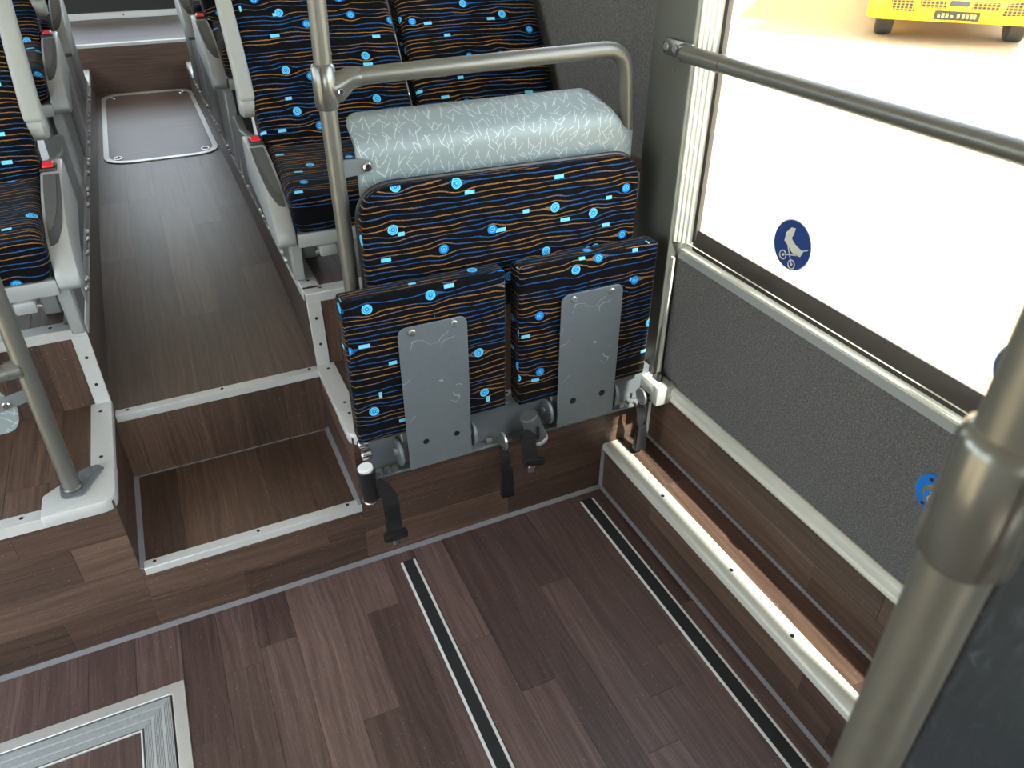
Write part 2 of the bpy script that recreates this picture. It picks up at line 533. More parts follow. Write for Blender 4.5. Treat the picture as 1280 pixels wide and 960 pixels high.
# ------------------------------------------------------------------ floor
b = box(-1.3, XE, -2.6, YR, -.06, -.0042)
floor = struct('floor', b, M['wood'], 'low floor of dark brown wood-look planks in the wheelchair bay', 'floor')
wid = .105
cols = int((XE + .236) / wid)
plank_field(floor, (-.236, -.2, 0), (0, 1, 0), (1, 0, 0), (0, 0, 1), YR + .2, XE + .236, .088, mat='floor_wood', seed=5)
plank_field(floor, (-1.25, 1.304, 0), (0, 1, 0), (1, 0, 0), (0, 0, 1), YR - 1.304, 1.25 - .236, .1, mat='floor_wood', seed=8)

# ramp hatch set in the floor
ramp = empty('ramp_hatch', (-.7, .9, 0), 'floor ramp hatch with a wide flat aluminium border and grooved tread around wood planks', 'hatch')
def ring(x1, y1, w, z0, z1, bm=None, x0=-1.24, y0=.2, bev=0):
    """L-shaped border: along the right edge x1 and the far edge y1, mitred"""
    return prism([(x0, y1), (x1, y1), (x1, y0), (x1 - w, y0), (x1 - w, y1 - w), (x0, y1 - w)], 'z', z0, z1, bev, 1, bm)
obj('outer_frame', ring(-.237, 1.303, .028, -.004, .0035, bev=.001), M['alu'], ramp)
obj('shadow_gap', ring(-.2655, 1.2745, .004, -.004, -.0015), M['gasket'], ramp)
obj('tread_frame', ring(-.2695, 1.2705, .062, -.004, .0008), M['dark_grey'], ramp)
bm = None
x = -.2700; y = 1.2700
for grp in range(3):
    for k in range(5):
        bm = ring(x, y, .0018, .0005, .0026, bm); x -= .0029; y -= .0029
    if grp < 2:
        bm = ring(x, y, .0062, .0005, .0028, bm); x -= .0074; y -= .0074
tag(obj('tread_ridges', bm, M['grooved'], ramp), kind='stuff')
obj('inner_edge', ring(-.3315, 1.2085, .003, -.004, .003), M['strip_white'], ramp)
plank_field(ramp, (-1.23, .2, 0), (0, 1, 0), (1, 0, 0), (0, 0, 1), 1.2055 - .2, 1.23 - .3345, .1, mat='floor_wood', seed=21)

# tactile guide strips
def guide(x0, x1, y1, label):
    t = empty('guide_strip', ((x0 + x1) / 2, y1 - .6, 0), label, 'floor strip')
    obj('edge_strip', box(x0, x0 + .007, y1 - 1.5, y1, 0, .0025, .0008, 1), M['strip_white'], t)
    obj('edge_strip', box(x1 - .007, x1, y1 - 1.5, y1, 0, .0025, .0008, 1), M['strip_white'], t)
    obj('grip_insert', box(x0 + .007, x1 - .007, y1 - 1.5, y1 + .002, 0, .0035, .001, 1), M['strip_black'], t)
guide(.331, .373, 1.438, 'black grip strip with white edges crossing the middle of the low floor')
guide(.893, .939, 1.448, 'black grip strip with white edges beside the wooden wall ledge')

# ------------------------------------------------------------------ risers, treads, platforms
def block(name, x0, x1, y0, y1, z0, z1, label, cat='step'):
    return struct(name, box(x0, x1, y0, y1, z0, z1), M['wood'], label, cat, smooth=0)
T = .0042
lp = block('left_platform', -1.25, XL - T, YR + T, 1.905, -.05, ZP - T, 'low wooden platform left of the steps, carrying the grey pole', 'platform')
plank_field(lp, (-1.25, YR, 0), (1, 0, 0), (0, 0, 1), (0, -1, 0), 1.25 + XL, ZP, .105, .6, 1.1, seed=31)
plank_field(lp, (-1.25, YR, ZP), (0, 1, 0), (1, 0, 0), (0, 0, 1), 1.905 - YR, 1.25 + XL, .11, .25, .6, seed=32)
plank_field(lp, (XL, YR, 0), (0, 1, 0), (0, 0, 1), (1, 0, 0), 1.905 - YR, ZP, .105, .5, .9, seed=33)
rp = block('right_platform', XR + T, XE - .001, YR + T, YS, -.05, ZP - T, 'wooden platform behind the folded seats, right of the steps', 'platform')
plank_field(rp, (XR, YR, 0), (1, 0, 0), (0, 0, 1), (0, -1, 0), XE - XR, ZP, .105, .5, .9, seed=41)
plank_field(rp, (XR, YR, ZP), (0, 1, 0), (1, 0, 0), (0, 0, 1), YS - YR, XE - XR, .11, .25, .6, seed=42)
plank_field(rp, (XR, YR, 0), (0, 1, 0), (0, 0, 1), (-1, 0, 0), YS - YR, ZP, .105, .5, .9, seed=43)
rq = block('right_corner_platform', XE, XWB, YR + T, YS, -.05, ZP - T, 'wooden platform corner between the folded seats and the window wall', 'platform')
plank_field(rq, (XE, YR, ZE), (1, 0, 0), (0, 0, 1), (0, -1, 0), XWB - XE, ZP - ZE, .13, .5, .9, seed=44)
plank_field(rq, (XE, YR, ZP), (0, 1, 0), (1, 0, 0), (0, 0, 1), YS - YR, XWB - XE, .12, .25, .6, seed=45)
st = block('lower_step', XL, XR, YR + T, YS, -.05, ZT - T, 'lower wooden step of the aisle with a silver edge', 'step')
plank_field(st, (XL, YR, 0), (1, 0, 0), (0, 0, 1), (0, -1, 0), XR - XL, ZT, .1, .3, .5, seed=51)
plank_field(st, (XL, YR, ZT), (0, 1, 0), (1, 0, 0), (0, 0, 1), YS - YR, XR - XL, .1, .2, .4, seed=52)

# aisle: short rise, then level
ZF, YB = .485, 5.31
def za(y):
    q = max(0, 1 - max(0, y - YS) / 1.25)
    return ZF - (ZF - ZA) * q * q
ys = [YS + T] + [YS + .1 * k for k in range(1, 14)] + [YB]
b = prism([(YS + T, -.05), (YB, -.05)] + [(y, za(y) - T) for y in ys[::-1]], 'x', XL, XR)
ai = struct('aisle_floor', b, M['aisle_wood'], 'raised dark wood aisle floor running back between the seats', 'aisle', smooth=0)
plank_field(ai, (XL, YS, ZT), (0, 0, 1), (1, 0, 0), (0, -1, 0), ZA - ZT, XR - XL, .1, .1, .3, seed=61)
def aisle_plank(x0, x1, y0, y1):
    """a plank that follows the gentle rise of the aisle"""
    b = bmesh.new(); l = b.loops.layers.uv.new('UVMap')
    g = .0002; h = random.uniform(0, .0003)
    n = max(2, round((y1 - y0) / .08)); rows = []
    for k in range(n + 1):
        y = y0 + g + (y1 - y0 - 2 * g) * k / n
        rows.append([b.verts.new(p) for p in ((x0 + g, y, za(y) - .004), (x0 + g, y, za(y) + h), (x1 - g, y, za(y) + h), (x1 - g, y, za(y) - .004))])
    for p, q in zip(rows, rows[1:]):
        for k in range(3): b.faces.new((p[k], p[k + 1], q[k + 1], q[k]))
    b.faces.new(rows[0]); b.faces.new(rows[-1][::-1])
    for f in b.faces:
        for lp in f.loops: lp[l].uv = (lp.vert.co.y, lp.vert.co.x)
    obj('plank', b, M['aisle_wood'], ai, smooth=30)
rs = random.Random(62)
for k in range(5):
    xw = (XR - XL) / 5; y = YS
    nx = rs.uniform(.3, .9)
    while y < 3.8 - 1e-4:
        e = y + nx
        if 3.8 - e < .15: e = 3.8
        aisle_plank(XL + k * xw, XL + (k + 1) * xw, y, e)
        y = e; nx = rs.uniform(.5, .9)
plank_field(ai, (XL, 3.8, ZF - .0006), (0, 1, 0), (1, 0, 0), (0, 0, 1), YB - 3.8, XR - XL, .53, 2, 2.1, mat='aisle_wood', seed=64)

# hatch in the aisle floor
hx0, hx1, hy0, hy1 = -.247, .252, 3.80, 5.25
def rr(x0, x1, y0, y1, r): return rounded([(x0, y0), (x1, y0), (x1, y1), (x0, y1)], r, 7)
def ring_prism(A, B, z0, z1):
    b = bmesh.new(); n = len(A)
    L = [[b.verts.new((p[0], p[1], z)) for p in P] for P, z in ((A, z0), (A, z1), (B, z1), (B, z0))]
    for q in range(4):
        for i in range(n):
            b.faces.new((L[q][i], L[q][(i + 1) % n], L[(q + 1) % 4][(i + 1) % n], L[(q + 1) % 4][i]))
    return b
ht = empty('aisle_hatch', (0, 4.5, ZF), 'rounded inspection hatch with a pale metal rim in the aisle floor', 'hatch')
obj('rim', ring_prism(rr(hx0, hx1, hy0, hy1, .13), rr(hx0 + .022, hx1 - .022, hy0 + .03, hy1 - .04, .11), ZF, ZF + .005), M['alu'], ht)
obj('lid', prism(rr(hx0 + .023, hx1 - .023, hy0 + .031, hy1 - .041, .11), 'z', ZF, ZF + .0025), M['aisle_wood'], ht)
for x, y in ((hx0 + .06, hy0 + .085), (hx1 - .06, hy0 + .085), (hx0 + .06, hy1 - .1), (hx1 - .06, hy1 - .1)):
    obj('lock_ring', tube([(x + .017 * math.cos(a), y + .024 * math.sin(a), ZF + .004) for a in [2 * math.pi * k / 16 for k in range(17)]], .003, 6), M['chrome'], ht)

# seat podiums
def podium(name, x0, x1, y0, side, label, sd_):
    b = box(x0, x1, y0 + T, 6.95, -.05, ZQ - T)
    p = struct(name, b, M['wood'], label, 'platform', smooth=0)
    plank_field(p, (x0, y0, ZP), (0, 0, 1), (1, 0, 0), (0, -1, 0), ZQ - ZP, x1 - x0, .1, .3, .4, seed=sd_)
    plank_field(p, (x0, y0, ZQ), (0, 1, 0), (1, 0, 0), (0, 0, 1), 2.6, x1 - x0, .12, .5, .9, seed=sd_ + 1)
    return p
pl = podium('left_podium', -1.2, XL - T, 1.905, 1, 'raised wooden podium under the left seat row', 71)
plank_field(pl, (XL, 1.905, .36), (0, 1, 0), (0, 0, 1), (1, 0, 0), 3.4, ZQ - .36, .14, .8, 1.4, mat='aisle_wood', seed=73)
pr = podium('right_podium', XR + T, XWB, YS, -1, 'raised wooden podium under the right seat row', 81)
plank_field(pr, (XR, YS, .34), (0, 1, 0), (0, 0, 1), (-1, 0, 0), 3.45, ZQ - .34, .15, .8, 1.4, mat='aisle_wood', seed=83)

# rear steps at the end of the aisle
rs_ = block('rear_step', XL - .1, XR + .1, YB, 6.41, .3, .745, 'dark upper step across the far end of the aisle', 'step')
plank_field(rs_, (XL - .1, YB - .004, ZF), (1, 0, 0), (0, 0, 1), (0, -1, 0), XR - XL + .2, .74 - ZF, .125, first=[3], seed=91)
plank_field(rs_, (XL - .1, YB + .03, .75), (1, 0, 0), (0, 1, 0), (0, 0, 1), XR - XL + .2, 1.05, .2, first=[3], mat='aisle_wood', seed=92)
rt_ = block('rear_landing', XL - .1, XR + .1, 6.41, 6.95, .3, 1.05, 'dark top landing at the very back of the aisle', 'step')
obj('riser_lining', box(XL - .1, XR + .1, 6.403, 6.412, .76, 1.05), M['black'], rt_)

# ------------------------------------------------------------------ silver edgings
TN = [0]
def trim(bm, label, screws=(), mat='nosing', axis='z', r=.0042, smooth=40):
    TN[0] += 1
    t = struct('trim_%d' % TN[0], bm, M[mat], label, 'edging', smooth=smooth)
    for p in screws: screw(t, p, axis, r)
    return t
def nose_x(x0, x1, y, z, label, top=.024, drop=.019, sx=(), mat='nosing'):
    pr_ = [(y - .004, z - drop), (y - .004, z + .003), (y + top, z + .003), (y + top, z - .001), (y, z - .001), (y, z - drop)]
    return trim(prism(pr_, 'x', x0, x1, .0012, 1), label, [(x, y + top * .55, z + .003) for x in sx], mat)
nose_x(XL + .008, XR + .001, YR, ZT, 'silver edge of the lower aisle step', sx=(-.24, 0, .225))
nose_x(XL + .008, XR - .002, YS, ZA, 'silver edge of the upper aisle step', sx=(-.235, 0, .235))
nose_x(-1.25, -.408, YR, ZP, 'silver front edge of the left platform', .03, .024, sx=(-.45, -.7, -.95))
nose_x(.31, XE + .1, YR, ZP, 'silver platform edge hidden behind the folded seats', .03, .02, sx=(.68,))
nose_x(-1.2, XL + .003, 1.905, ZQ, 'silver front edge of the left seat podium', .042, .024, sx=(-.345, -.55, -.8), mat='nosing')
nose_x(XR - .003, XWB, YS, ZQ, 'silver front edge of the right seat podium', .042, .024, sx=(.30, .38, .6), mat='nosing')
# platform sides along the aisle
def nose_y(s, x, y0, y1, z, w, label, sy, drop=.022):
    """s=+1: edge faces +x (left platform); s=-1: faces -x"""
    pr_ = [(x + s * .004, z - drop), (x + s * .004, z + .003), (x - s * w, z + .003), (x - s * w, z - .001), (x, z - .001), (x, z - drop)]
    return trim(prism(pr_, 'y', y0, y1, .0012, 1), label, [(x - s * w * .5, y, z + .003) for y in sy])
nose_y(1, XL, 1.625, 1.904, ZP, .045, 'silver aisle edge of the left platform above the steps', (1.86, 1.66))
nose_y(-1, XR, 1.60, YS - .001, ZP, .045, 'silver aisle edge of the right platform above the steps', (1.82, 1.64))
nose_y(1, XL, 1.93, 5.2, ZQ, .045, 'long silver aisle edge of the left seat podium', (1.99, 2.4, 2.8), .03)
nose_y(-1, XR, 1.88, 5.2, ZQ, .045, 'long silver aisle edge of the right seat podium', (1.93, 2.35, 2.75), .03)
# upright corner strips
trim(box(XL - .034, XL + .003, 1.8995, 1.9045, ZP, ZQ - .02, .0012, 1), 'upright silver corner strip on the left podium riser', [(XL - .016, 1.8995, z) for z in (.48, .56)], axis='y')
trim(box(XR - .003, XR + .034, YS - .0055, YS - .0005, ZP, ZQ - .02, .0012, 1), 'upright silver corner strip on the right podium riser', [(XR + .016, YS - .0055, z) for z in (.49, .57)], axis='y')
# rounded corner plates
def corner_plate(s, x, y0, y1, w, label):
    """plate on a platform corner; s=+1 left platform"""
    ox = x + s * .006
    pts = [(ox, y0), (ox, y1), (x - s * .05, y1), (x - s * w, y0 + .075), (x - s * w, y0)]
    pts = rounded(pts, [.035, .004, .012, .02, .004], 6)
    b = prism(pts, 'z', ZP - .022, ZP + .009, .004, 2)
    return trim(b, label, [(x - s * .02, y1 - .02, ZP + .009)])
cpl = corner_plate(1, XL, YR - .008, 1.625, .14, 'rounded silver corner plate under the left grab pole')
cpr = corner_plate(-1, XR, YR - .008, 1.60, .14, 'rounded silver corner plate beside the folded seats')
# aisle rail plates with bolts, either side
def rail_plates(s, x, y0, label):
    t = empty('bolted_rail', (x, y0 + 1.6, .58), label, 'rail', kind='structure')
    y = y0
    k = 0
    while y < 4.5:
        L = .42 if k % 2 else .36
        pr_ = [(x - s * .004, .618), (x + s * .004, .624), (x + s * .006, .662), (x - s * .001, .690), (x - s * .012, .694), (x - s * .012, .644), (x - s * .004, .644)]
        obj('rail_plate', prism(pr_, 'y', y, y + L - .01, .002, 1), M['seat_grey'], t)
        for q in (.05, .11, L - .06):
            screw(t, (x + s * .0052, y + q, .652), '+x' if s > 0 else 'x', .0095, 'bolt', .009, 'bolt')
        y += L; k += 1
rail_plates(1, XL, 2.06, 'bolted grey rail along the left podium facing the aisle')
rail_plates(-1, XR, 2.02, 'bolted grey rail along the right podium facing the aisle')
# rear edgings
nose_x(XL - .1, XR + .1, YB, .752, 'double silver edge of the dark step at the far end of the aisle', .04, .05)
trim(box(XL - .1, XR + .1, 6.36, 6.402, .752, .79, .002, 1), 'thin silver strip along the back of the far dark step', [(-.02, 6.36, .775)], axis='y', r=.006)

# grey sealant seams
def seam(bm, label):
    TN[0] += 1
    return struct('trim_%d' % TN[0], bm, M['seam'], label, 'seam')
def tri_x(x0, x1, y, z, w, label, s=-1): return seam(prism([(y, z), (y + s * w, z), (y, z + w * .6)], 'x', x0, x1), label)
def tri_y(y0, y1, x, z, w, label, s=-1): return seam(prism([(x, z), (x + s * w, z), (x, z + w * .7)], 'y', y0, y1), label)
tri_x(-1.25, XE, YR, 0, .012, 'grey sealant seam where the main riser meets the low floor')
tri_x(XL, XR, YS, ZT, .0035, 'thin sealant seam at the back of the lower step')
tri_y(YR, YS, XL, ZT, .012, 'grey seam along the left side of the lower step', 1)
tri_y(YR, YS, XR, ZT, .012, 'grey seam along the right side of the lower step', -1)
tri_y(-.6, YR, XE, 0, .009, 'grey seam where the ledge meets the low floor', -1)
tri_y(-.6, YR, XW, ZE, .007, 'grey seam where the ledge meets the window wall', -1)
seam(prism([(XE, YR), (XE - .008, YR), (XE, YR - .008)], 'z', 0, ZE), 'upright grey seam in the corner by the ledge')

# ------------------------------------------------------------------ ledge and window wall
b = box(XE + T, 1.19, -2.6, YR - .0005, -.05, ZE - T)
le = struct('ledge', b, M['wood'], 'low wooden ledge along the foot of the window wall', 'ledge', smooth=0)
plank_field(le, (XE, -.6, 0), (0, 1, 0), (0, 0, 1), (-1, 0, 0), YR + .6, ZE, .082, .5, .9, seed=101)
plank_field(le, (XE, -.6, ZE), (0, 1, 0), (1, 0, 0), (0, 0, 1), YR + .6, XW - XE, .14, .6, 1.1, seed=102)
# nosing of ledge: rounded angle
pr_ = [(XE - .005, ZE - .018), (XE - .005, ZE + .001), (XE - .001, ZE + .005), (XE + .048, ZE + .004), (XE + .05, ZE), (XE, ZE - .001), (XE, ZE - .018)]
trim(prism(pr_, 'y', -.6, YR - .002, .0012, 1), 'pale metal edge of the wooden wall ledge, partly sunlit', [(XE + .024, y, ZE + .0045) for y in (1.22, .93, .72, .5)], mat='window_frame', r=.005)

# wall solid below window: wooden base, trim, carpet
wr = struct('wall_right', box(XW + T, 1.19, -2.6, 1.50, ZE, .76), M['lining'], 'window wall of the wheelchair bay, wood below and grey carpet above', 'wall', smooth=0)
plank_field(wr, (XW, -.6, ZE), (0, 1, 0), (0, 0, 1), (-1, 0, 0), 1.47 + .6, .20, .1, .5, .95, seed=111)
obj('carpet_lining', box(XW - .001, XW + .006, -.6, 1.475, .392, .758), M['carpet'], wr, smooth=0)
pr_ = [(XW + .004, .352), (XW - .016, .354), (XW - .02, .362), (XW - .013, .366), (XW - .013, .372), (XW - .018, .376), (XW - .016, .392), (XW - .006, .399), (XW + .004, .397)]
trim(prism(pr_, 'y', -.6, 1.42, .001, 1), 'ribbed pale metal rail between the wood and carpet of the window wall', mat='window_frame')
# stub of rail with bolts beside the folded seat
ft = empty('rail_bracket', (1.1, 1.44, .35), 'pale metal rail end with two bolts beside the right folded seat', 'bracket')
obj('bracket_body', box(1.072, 1.124, 1.375, 1.56, .362, .404, .004, 2), M['window_frame'], ft)
obj('end_cap', box(1.066, 1.1255, 1.368, 1.392, .35, .408, .004, 2), M['alu'], ft)
for y in (1.41, 1.50):
    obj('bolt', cyl((1.098, y, .404), (1.098, y, .426), .009, 8), M['screw'], ft)

# pillar
b = box(1.098, 1.165, 1.442, 1.60, ZP - .06, 2.2, .006, 2)
wp = struct('wall_pillar', b, M['pillar'], 'grey window pillar beside the folded seats', 'pillar')
for z in (1.19, .99): screw(wp, (1.098, 1.50, z), 'x', .006, 'pillar', .002)

struct('wall_right_return', box(1.166, 1.26, 1.572, 1.598, .76, 2.25), M['lining'], 'narrow unseen wall return added behind the grey window pillar to stop the sun', 'wall', smooth=0)  # unseen return, added to stop sun leaking past the pillar
# window_1: sill, jamb, pane
ZS, ZG = .800, .825
win = empty('window_1', (1.15, .4, .755), 'large side window over the wheelchair bay, bright outside', 'window', kind='structure')
pr_ = [(XW + .012, .755), (XW - .006, .757), (XW - .009, .776), (XW - .010, .782), (XW - .006, .784), (XW - .0055, .790), (XW - .0025, .791), (XW - .0025, .796),
       (XW + .0005, .797), (XW + .0005, .802), (XW + .003, .803), (XW + .004, .810), (XW + .012, .812)]
pr_ = [(a + .006 * (b_ < .80), b_) for a, b_ in pr_]
obj('sill', prism(pr_, 'y', -2.6, 1.43, .0003, 1), M['window_frame'], win)
obj('sill_fascia', box(XW - .0045, XW + .001, -2.6, 1.43, .7565, .776), M['seat_grey'], win)
obj('gasket', prism([(XW + .003, .78), (XW + .003, .809), (XW + .010, .842), (XW + .014, .842), (XW + .014, .78)], 'y', -2.6, 1.39), M['gasket'], win)
jb = [(1.444, 1.112), (1.442, 1.107), (1.436, 1.107), (1.434, 1.112), (1.427, 1.113), (1.425, 1.118), (1.418, 1.119), (1.416, 1.124), (1.408, 1.125), (1.406, 1.130), (1.397, 1.131), (1.394, 1.150), (1.444, 1.150)]
obj('jamb', prism([(q[1], q[0]) for q in jb], 'z', .80, 2.2, .0005, 1), M['window_frame'], win)
obj('gasket', box(1.132, 1.145, 1.386, 1.397, .80, 2.0), M['gasket'], win)
obj('jamb_foot', box(1.110, 1.116, 1.430, 1.444, .40, .757, .001, 1), M['window_frame'], win)
obj('pane', box(1.139, 1.143, -.80, 1.392, .80, 1.93), M['glass'], win)
obj('head', box(1.1, 1.145, -2.6, 1.46, 1.92, 2.25), M['lining'], win)
obj('post', box(1.1, 1.145, -2.6, -.78, .80, 1.93), M['pillar'], win)  # unseen blank panel ahead of the pane, added to darken the near pole

# pram sticker on the pane
def disc(cx, cz, r, x, bm=None, th=.0006, n=40):
    return cyl((x, cx, cz), (x - th, cx, cz), r, n, 0, bm)
def poly_x(pts, x, th=.0005, bm=None): return prism(pts, 'x', x, x - th, 0, 1, bm)
def pram(cy, cz, label):
    t = empty('pram_sticker', (1.138, cy, cz), label, 'sticker', 'round blue pram stickers')
    x = 1.1385
    obj('rim', disc(cy, cz, .0540, x), M['sticker_pale'], t)
    obj('blue_disc', disc(cy, cz, .0516, x - .0006), M['sticker_blue'], t)
    # symbol, drawn with y pointing to the left of the viewer
    k = .0365
    P = lambda a, b_: (cy - a * k, cz + b_ * k)
    hood = [P(-.62, .05), P(-.60, .55), P(-.30, .95), P(.02, 1.0), P(-.02, .62), P(-.12, .42), P(-.05, .30), P(.25, .12), P(.72, -.02), P(.95, .02), P(.78, -.42), P(.45, -.46), P(.12, -.40), P(-.30, -.12)]
    b = poly_x(hood, x - .0012)
    def bar(p, q, w, b):
        p, q = Vector(P(*p)), Vector(P(*q)); d = (q - p).normalized(); n = Vector((-d.y, d.x)) * w
        return poly_x([tuple(p + n), tuple(q + n), tuple(q - n), tuple(p - n)], x - .0012, .0005, b)
    b = bar((.90, -.02), (1.22, .16), .0012, b)
    b = bar((-.50, -.74), (.62, -.40), .0012, b)
    b = bar((-.28, -.14), (.22, -1.02), .0012, b)
    for c in ((-.52, -.78), (.26, -1.08)):
        cc = P(*c)
        b = tube([(x - .0015, cc[0] + .0092 * math.cos(a), cc[1] + .0092 * math.sin(a)) for a in [2 * math.pi * i / 24 for i in range(25)]], .0012, 6, b)
        b = disc(cc[0], cc[1], .003, x - .0012, b)
    obj('pram_symbol', b, M['sticker_pale'], t, uv=True)
pram(1.083, .923, 'round blue pram sticker low on the bright window')
pram(.560, .910, 'second blue pram sticker half hidden behind the near pole')

# stop button
bt = empty('stop_button', (1.125, .608, .628), 'round blue wheelchair stop button on the grey carpet wall', 'button')
obj('plate', cyl((XW - .001, .608, .628), (XW - .010, .608, .628), .041, 36, .002), M['button_blue'], bt)
obj('gold_ring', cyl((XW - .009, .608, .628), (XW - .016, .608, .628), .0225, 32, .002), M['gold'], bt)
obj('push_cap', cyl((XW - .015, .608, .628), (XW - .0185, .608, .628), .0165, 28, .001), M['button_blue'], bt)
xx = XW - .0193
b = tube([(xx, .607 - .0072 * math.cos(a), .624 + .0072 * math.sin(a)) for a in [R(100 + 260 * i / 16) for i in range(17)]], .0012, 6)
b = tube([(xx, .611, .639), (xx, .610, .627), (xx, .600, .626), (xx, .596, .617)], .0013, 6, b)
obj('wheelchair_symbol', b, M['sticker_pale'], bt)
for a in (60, 180, 300):
    screw(bt, (XW - .010, .608 + .032 * math.cos(R(a)), .628 + .032 * math.sin(R(a))), 'x', .004)

# grab bar across the window
gb = empty('window_grab_bar', (1.08, 1.45, 1.24), 'long grey grab bar crossing in front of the window', 'grab bar')
obj('bar', tube([(1.070, 1.425, 1.240), (1.070, -.4, 1.240)], .0165, 20), M['pole'], gb)
obj('sleeve', tube([(1.070, 1.43, 1.240), (1.070, 1.30, 1.240)], .0178, 20), M['pole'], gb)
pts = rounded([(1.428, 1.222), (1.428, 1.258), (1.535, 1.258), (1.535, 1.222)], [.004, .004, .017, .017], 6)
obj('end_bracket', prism(pts, 'x', 1.094, 1.084, .002, 2), M['clamp'], gb)
obj('neck', tube(smooth_path([(1.072, 1.41, 1.24), (1.075, 1.44, 1.24), (1.09, 1.47, 1.24)], .02, 4), [.0165] * 2 + [.0165] * 4 + [.012], 16), M['clamp'], gb)
for y in (1.518, 1.485): obj('bolt', cyl((1.085, y, 1.24), (1.079, y, 1.24), .0095, 12, .002), M['bolt'], gb)

# wall beyond the pillar
wb = struct('wall_right_rear', box(XWB + .004, XWB + .1, 1.60, 7.0, ZQ, 1.42), M['lining'], 'carpeted wall beside the raised right seats', 'wall', smooth=0)
obj('carpet_lining', box(XWB, XWB + .006, 1.60, 5.5, .90, 1.42), M['carpet'], wb, smooth=0)
plank_field(wb, (XWB + .001, 1.60, ZP), (0, 1, 0), (0, 0, 1), (-1, 0, 0), 2, .48, .16, .6, 1.2, seed=121)
sr = empty('seat_rail', (1.16, 1.7, .86), 'pale metal seat rail ending at the grey pillar', 'rail', kind='structure')
obj('rail_body', box(1.142, 1.20, 1.60, 4.6, .835, .872, .004, 2), M['alu'], sr)
obj('rail_end', box(1.122, 1.16, 1.545, 1.72, .842, .872, .004, 2), M['alu'], sr)
obj('end_cap', box(1.105, 1.165, 1.535, 1.556, .835, .878, .004, 2), M['window_frame'], sr)
w2 = empty('window_2', (1.25, 5, 1.42), 'side window above the raised right seats', 'window', kind='structure')
obj('pane', box(1.255, 1.259, 1.56, 6.9, 1.42, 1.98), M['glass'], w2)
obj('frame', box(1.22, 1.3, 1.6, 7.0, 1.98, 2.25), M['lining'], w2)

# shell of the bus that the view does not show: roof, left side, ends
b = box(-1.3, 1.147, -2.6, 1.5, 2.25, 2.31)
b = box(-1.3, 1.3, 1.5, 7.1, 2.25, 2.31, bm=b)
struct('ceiling', b, M['lining'], 'pale bus ceiling above the view', 'ceiling', smooth=0)
struct('wall_left', box(-1.3, -1.25, 1.50, 7.0, -.05, 1.25), M['lining'], 'left side wall of the bus beyond the door', 'wall', smooth=0)
struct('wall_left_front', box(-1.3, -1.25, -2.6, .05, -.05, 2.25), M['lining'], 'left side wall of the bus ahead of the door', 'wall', smooth=0)
struct('wall_left_header', box(-1.3, -1.25, .05, 1.5, 1.95, 2.25), M['lining'], 'panel above the glazed double door', 'wall', smooth=0)
d1 = empty('door_1', (-1.27, .78, -.05), 'glazed double door opposite the wheelchair bay', 'door', kind='structure')
for y0, y1 in ((.05, .775), (.775, 1.5)):
    lf = obj('door_leaf', ring_prism([(y0, 0), (y1, 0), (y1, 2.0), (y0, 2.0)], [(y0 + .06, .12), (y1 - .06, .12), (y1 - .06, 1.94), (y0 + .06, 1.94)], 0, .04), M['dark_grey'], None)
    me = lf.data
    # stand the leaf upright in the left wall
    off = lf.location.copy()
    for v in me.vertices:
        p = v.co + off
        v.co = V(-1.29 + p.z, p.x, p.y - .0) - BASE[d1.name]
    lf.location = (0, 0, 0); lf.parent = d1; BASE[lf.name] = BASE[d1.name]
    obj('pane', box(-1.272, -1.268, y0 + .06, y1 - .06, .12, 1.94), M['glass'], d1)
for i, (y0, y1, z0) in enumerate(((1.55, 6.9, 1.25),)):
    w = empty('window_%d' % (3 + i), (-1.27, (y0 + y1) / 2, z0), 'long left window beside the raised seats', 'window', kind='structure')
    obj('pane', box(-1.272, -1.268, y0, y1, z0, 2.0), M['glass'], w)
    obj('frame', box(-1.3, -1.25, y0 - .05, y1 + .05, 2.0, 2.25), M['lining'], w)
we = struct('wall_rear', box(-1.3, 1.3, 7.0, 7.1, -.05, 1.30), M['lining'], 'rear wall of the bus', 'wall', smooth=0)
w = empty('window_5', (0, 7.05, 1.30), 'rear window of the bus', 'window', kind='structure')
obj('pane', box(-1.1, 1.1, 7.04, 7.045, 1.30, 2.15), M['glass'], w)
obj('frame', box(-1.3, 1.3, 7.0, 7.1, 2.15, 2.25), M['lining'], w)
b = ring_prism([(-1.3, -.05), (1.3, -.05), (1.3, 2.25), (-1.3, 2.25)], [(-.95, 1.15), (.95, 1.15), (.95, 2.0), (-.95, 2.0)], 0, .1)
for v in b.verts: v.co = V(v.co.x, -2.7 + v.co.z, v.co.y)
wf = struct('wall_front', b, M['lining'], 'front wall of the bus under the windscreen', 'wall', smooth=0)
w = empty('window_6', (0, -2.65, .9), 'windscreen of the bus', 'window', kind='structure')
obj('pane', box(-.95, .95, -2.65, -2.645, 1.15, 2.0), M['glass'], w)

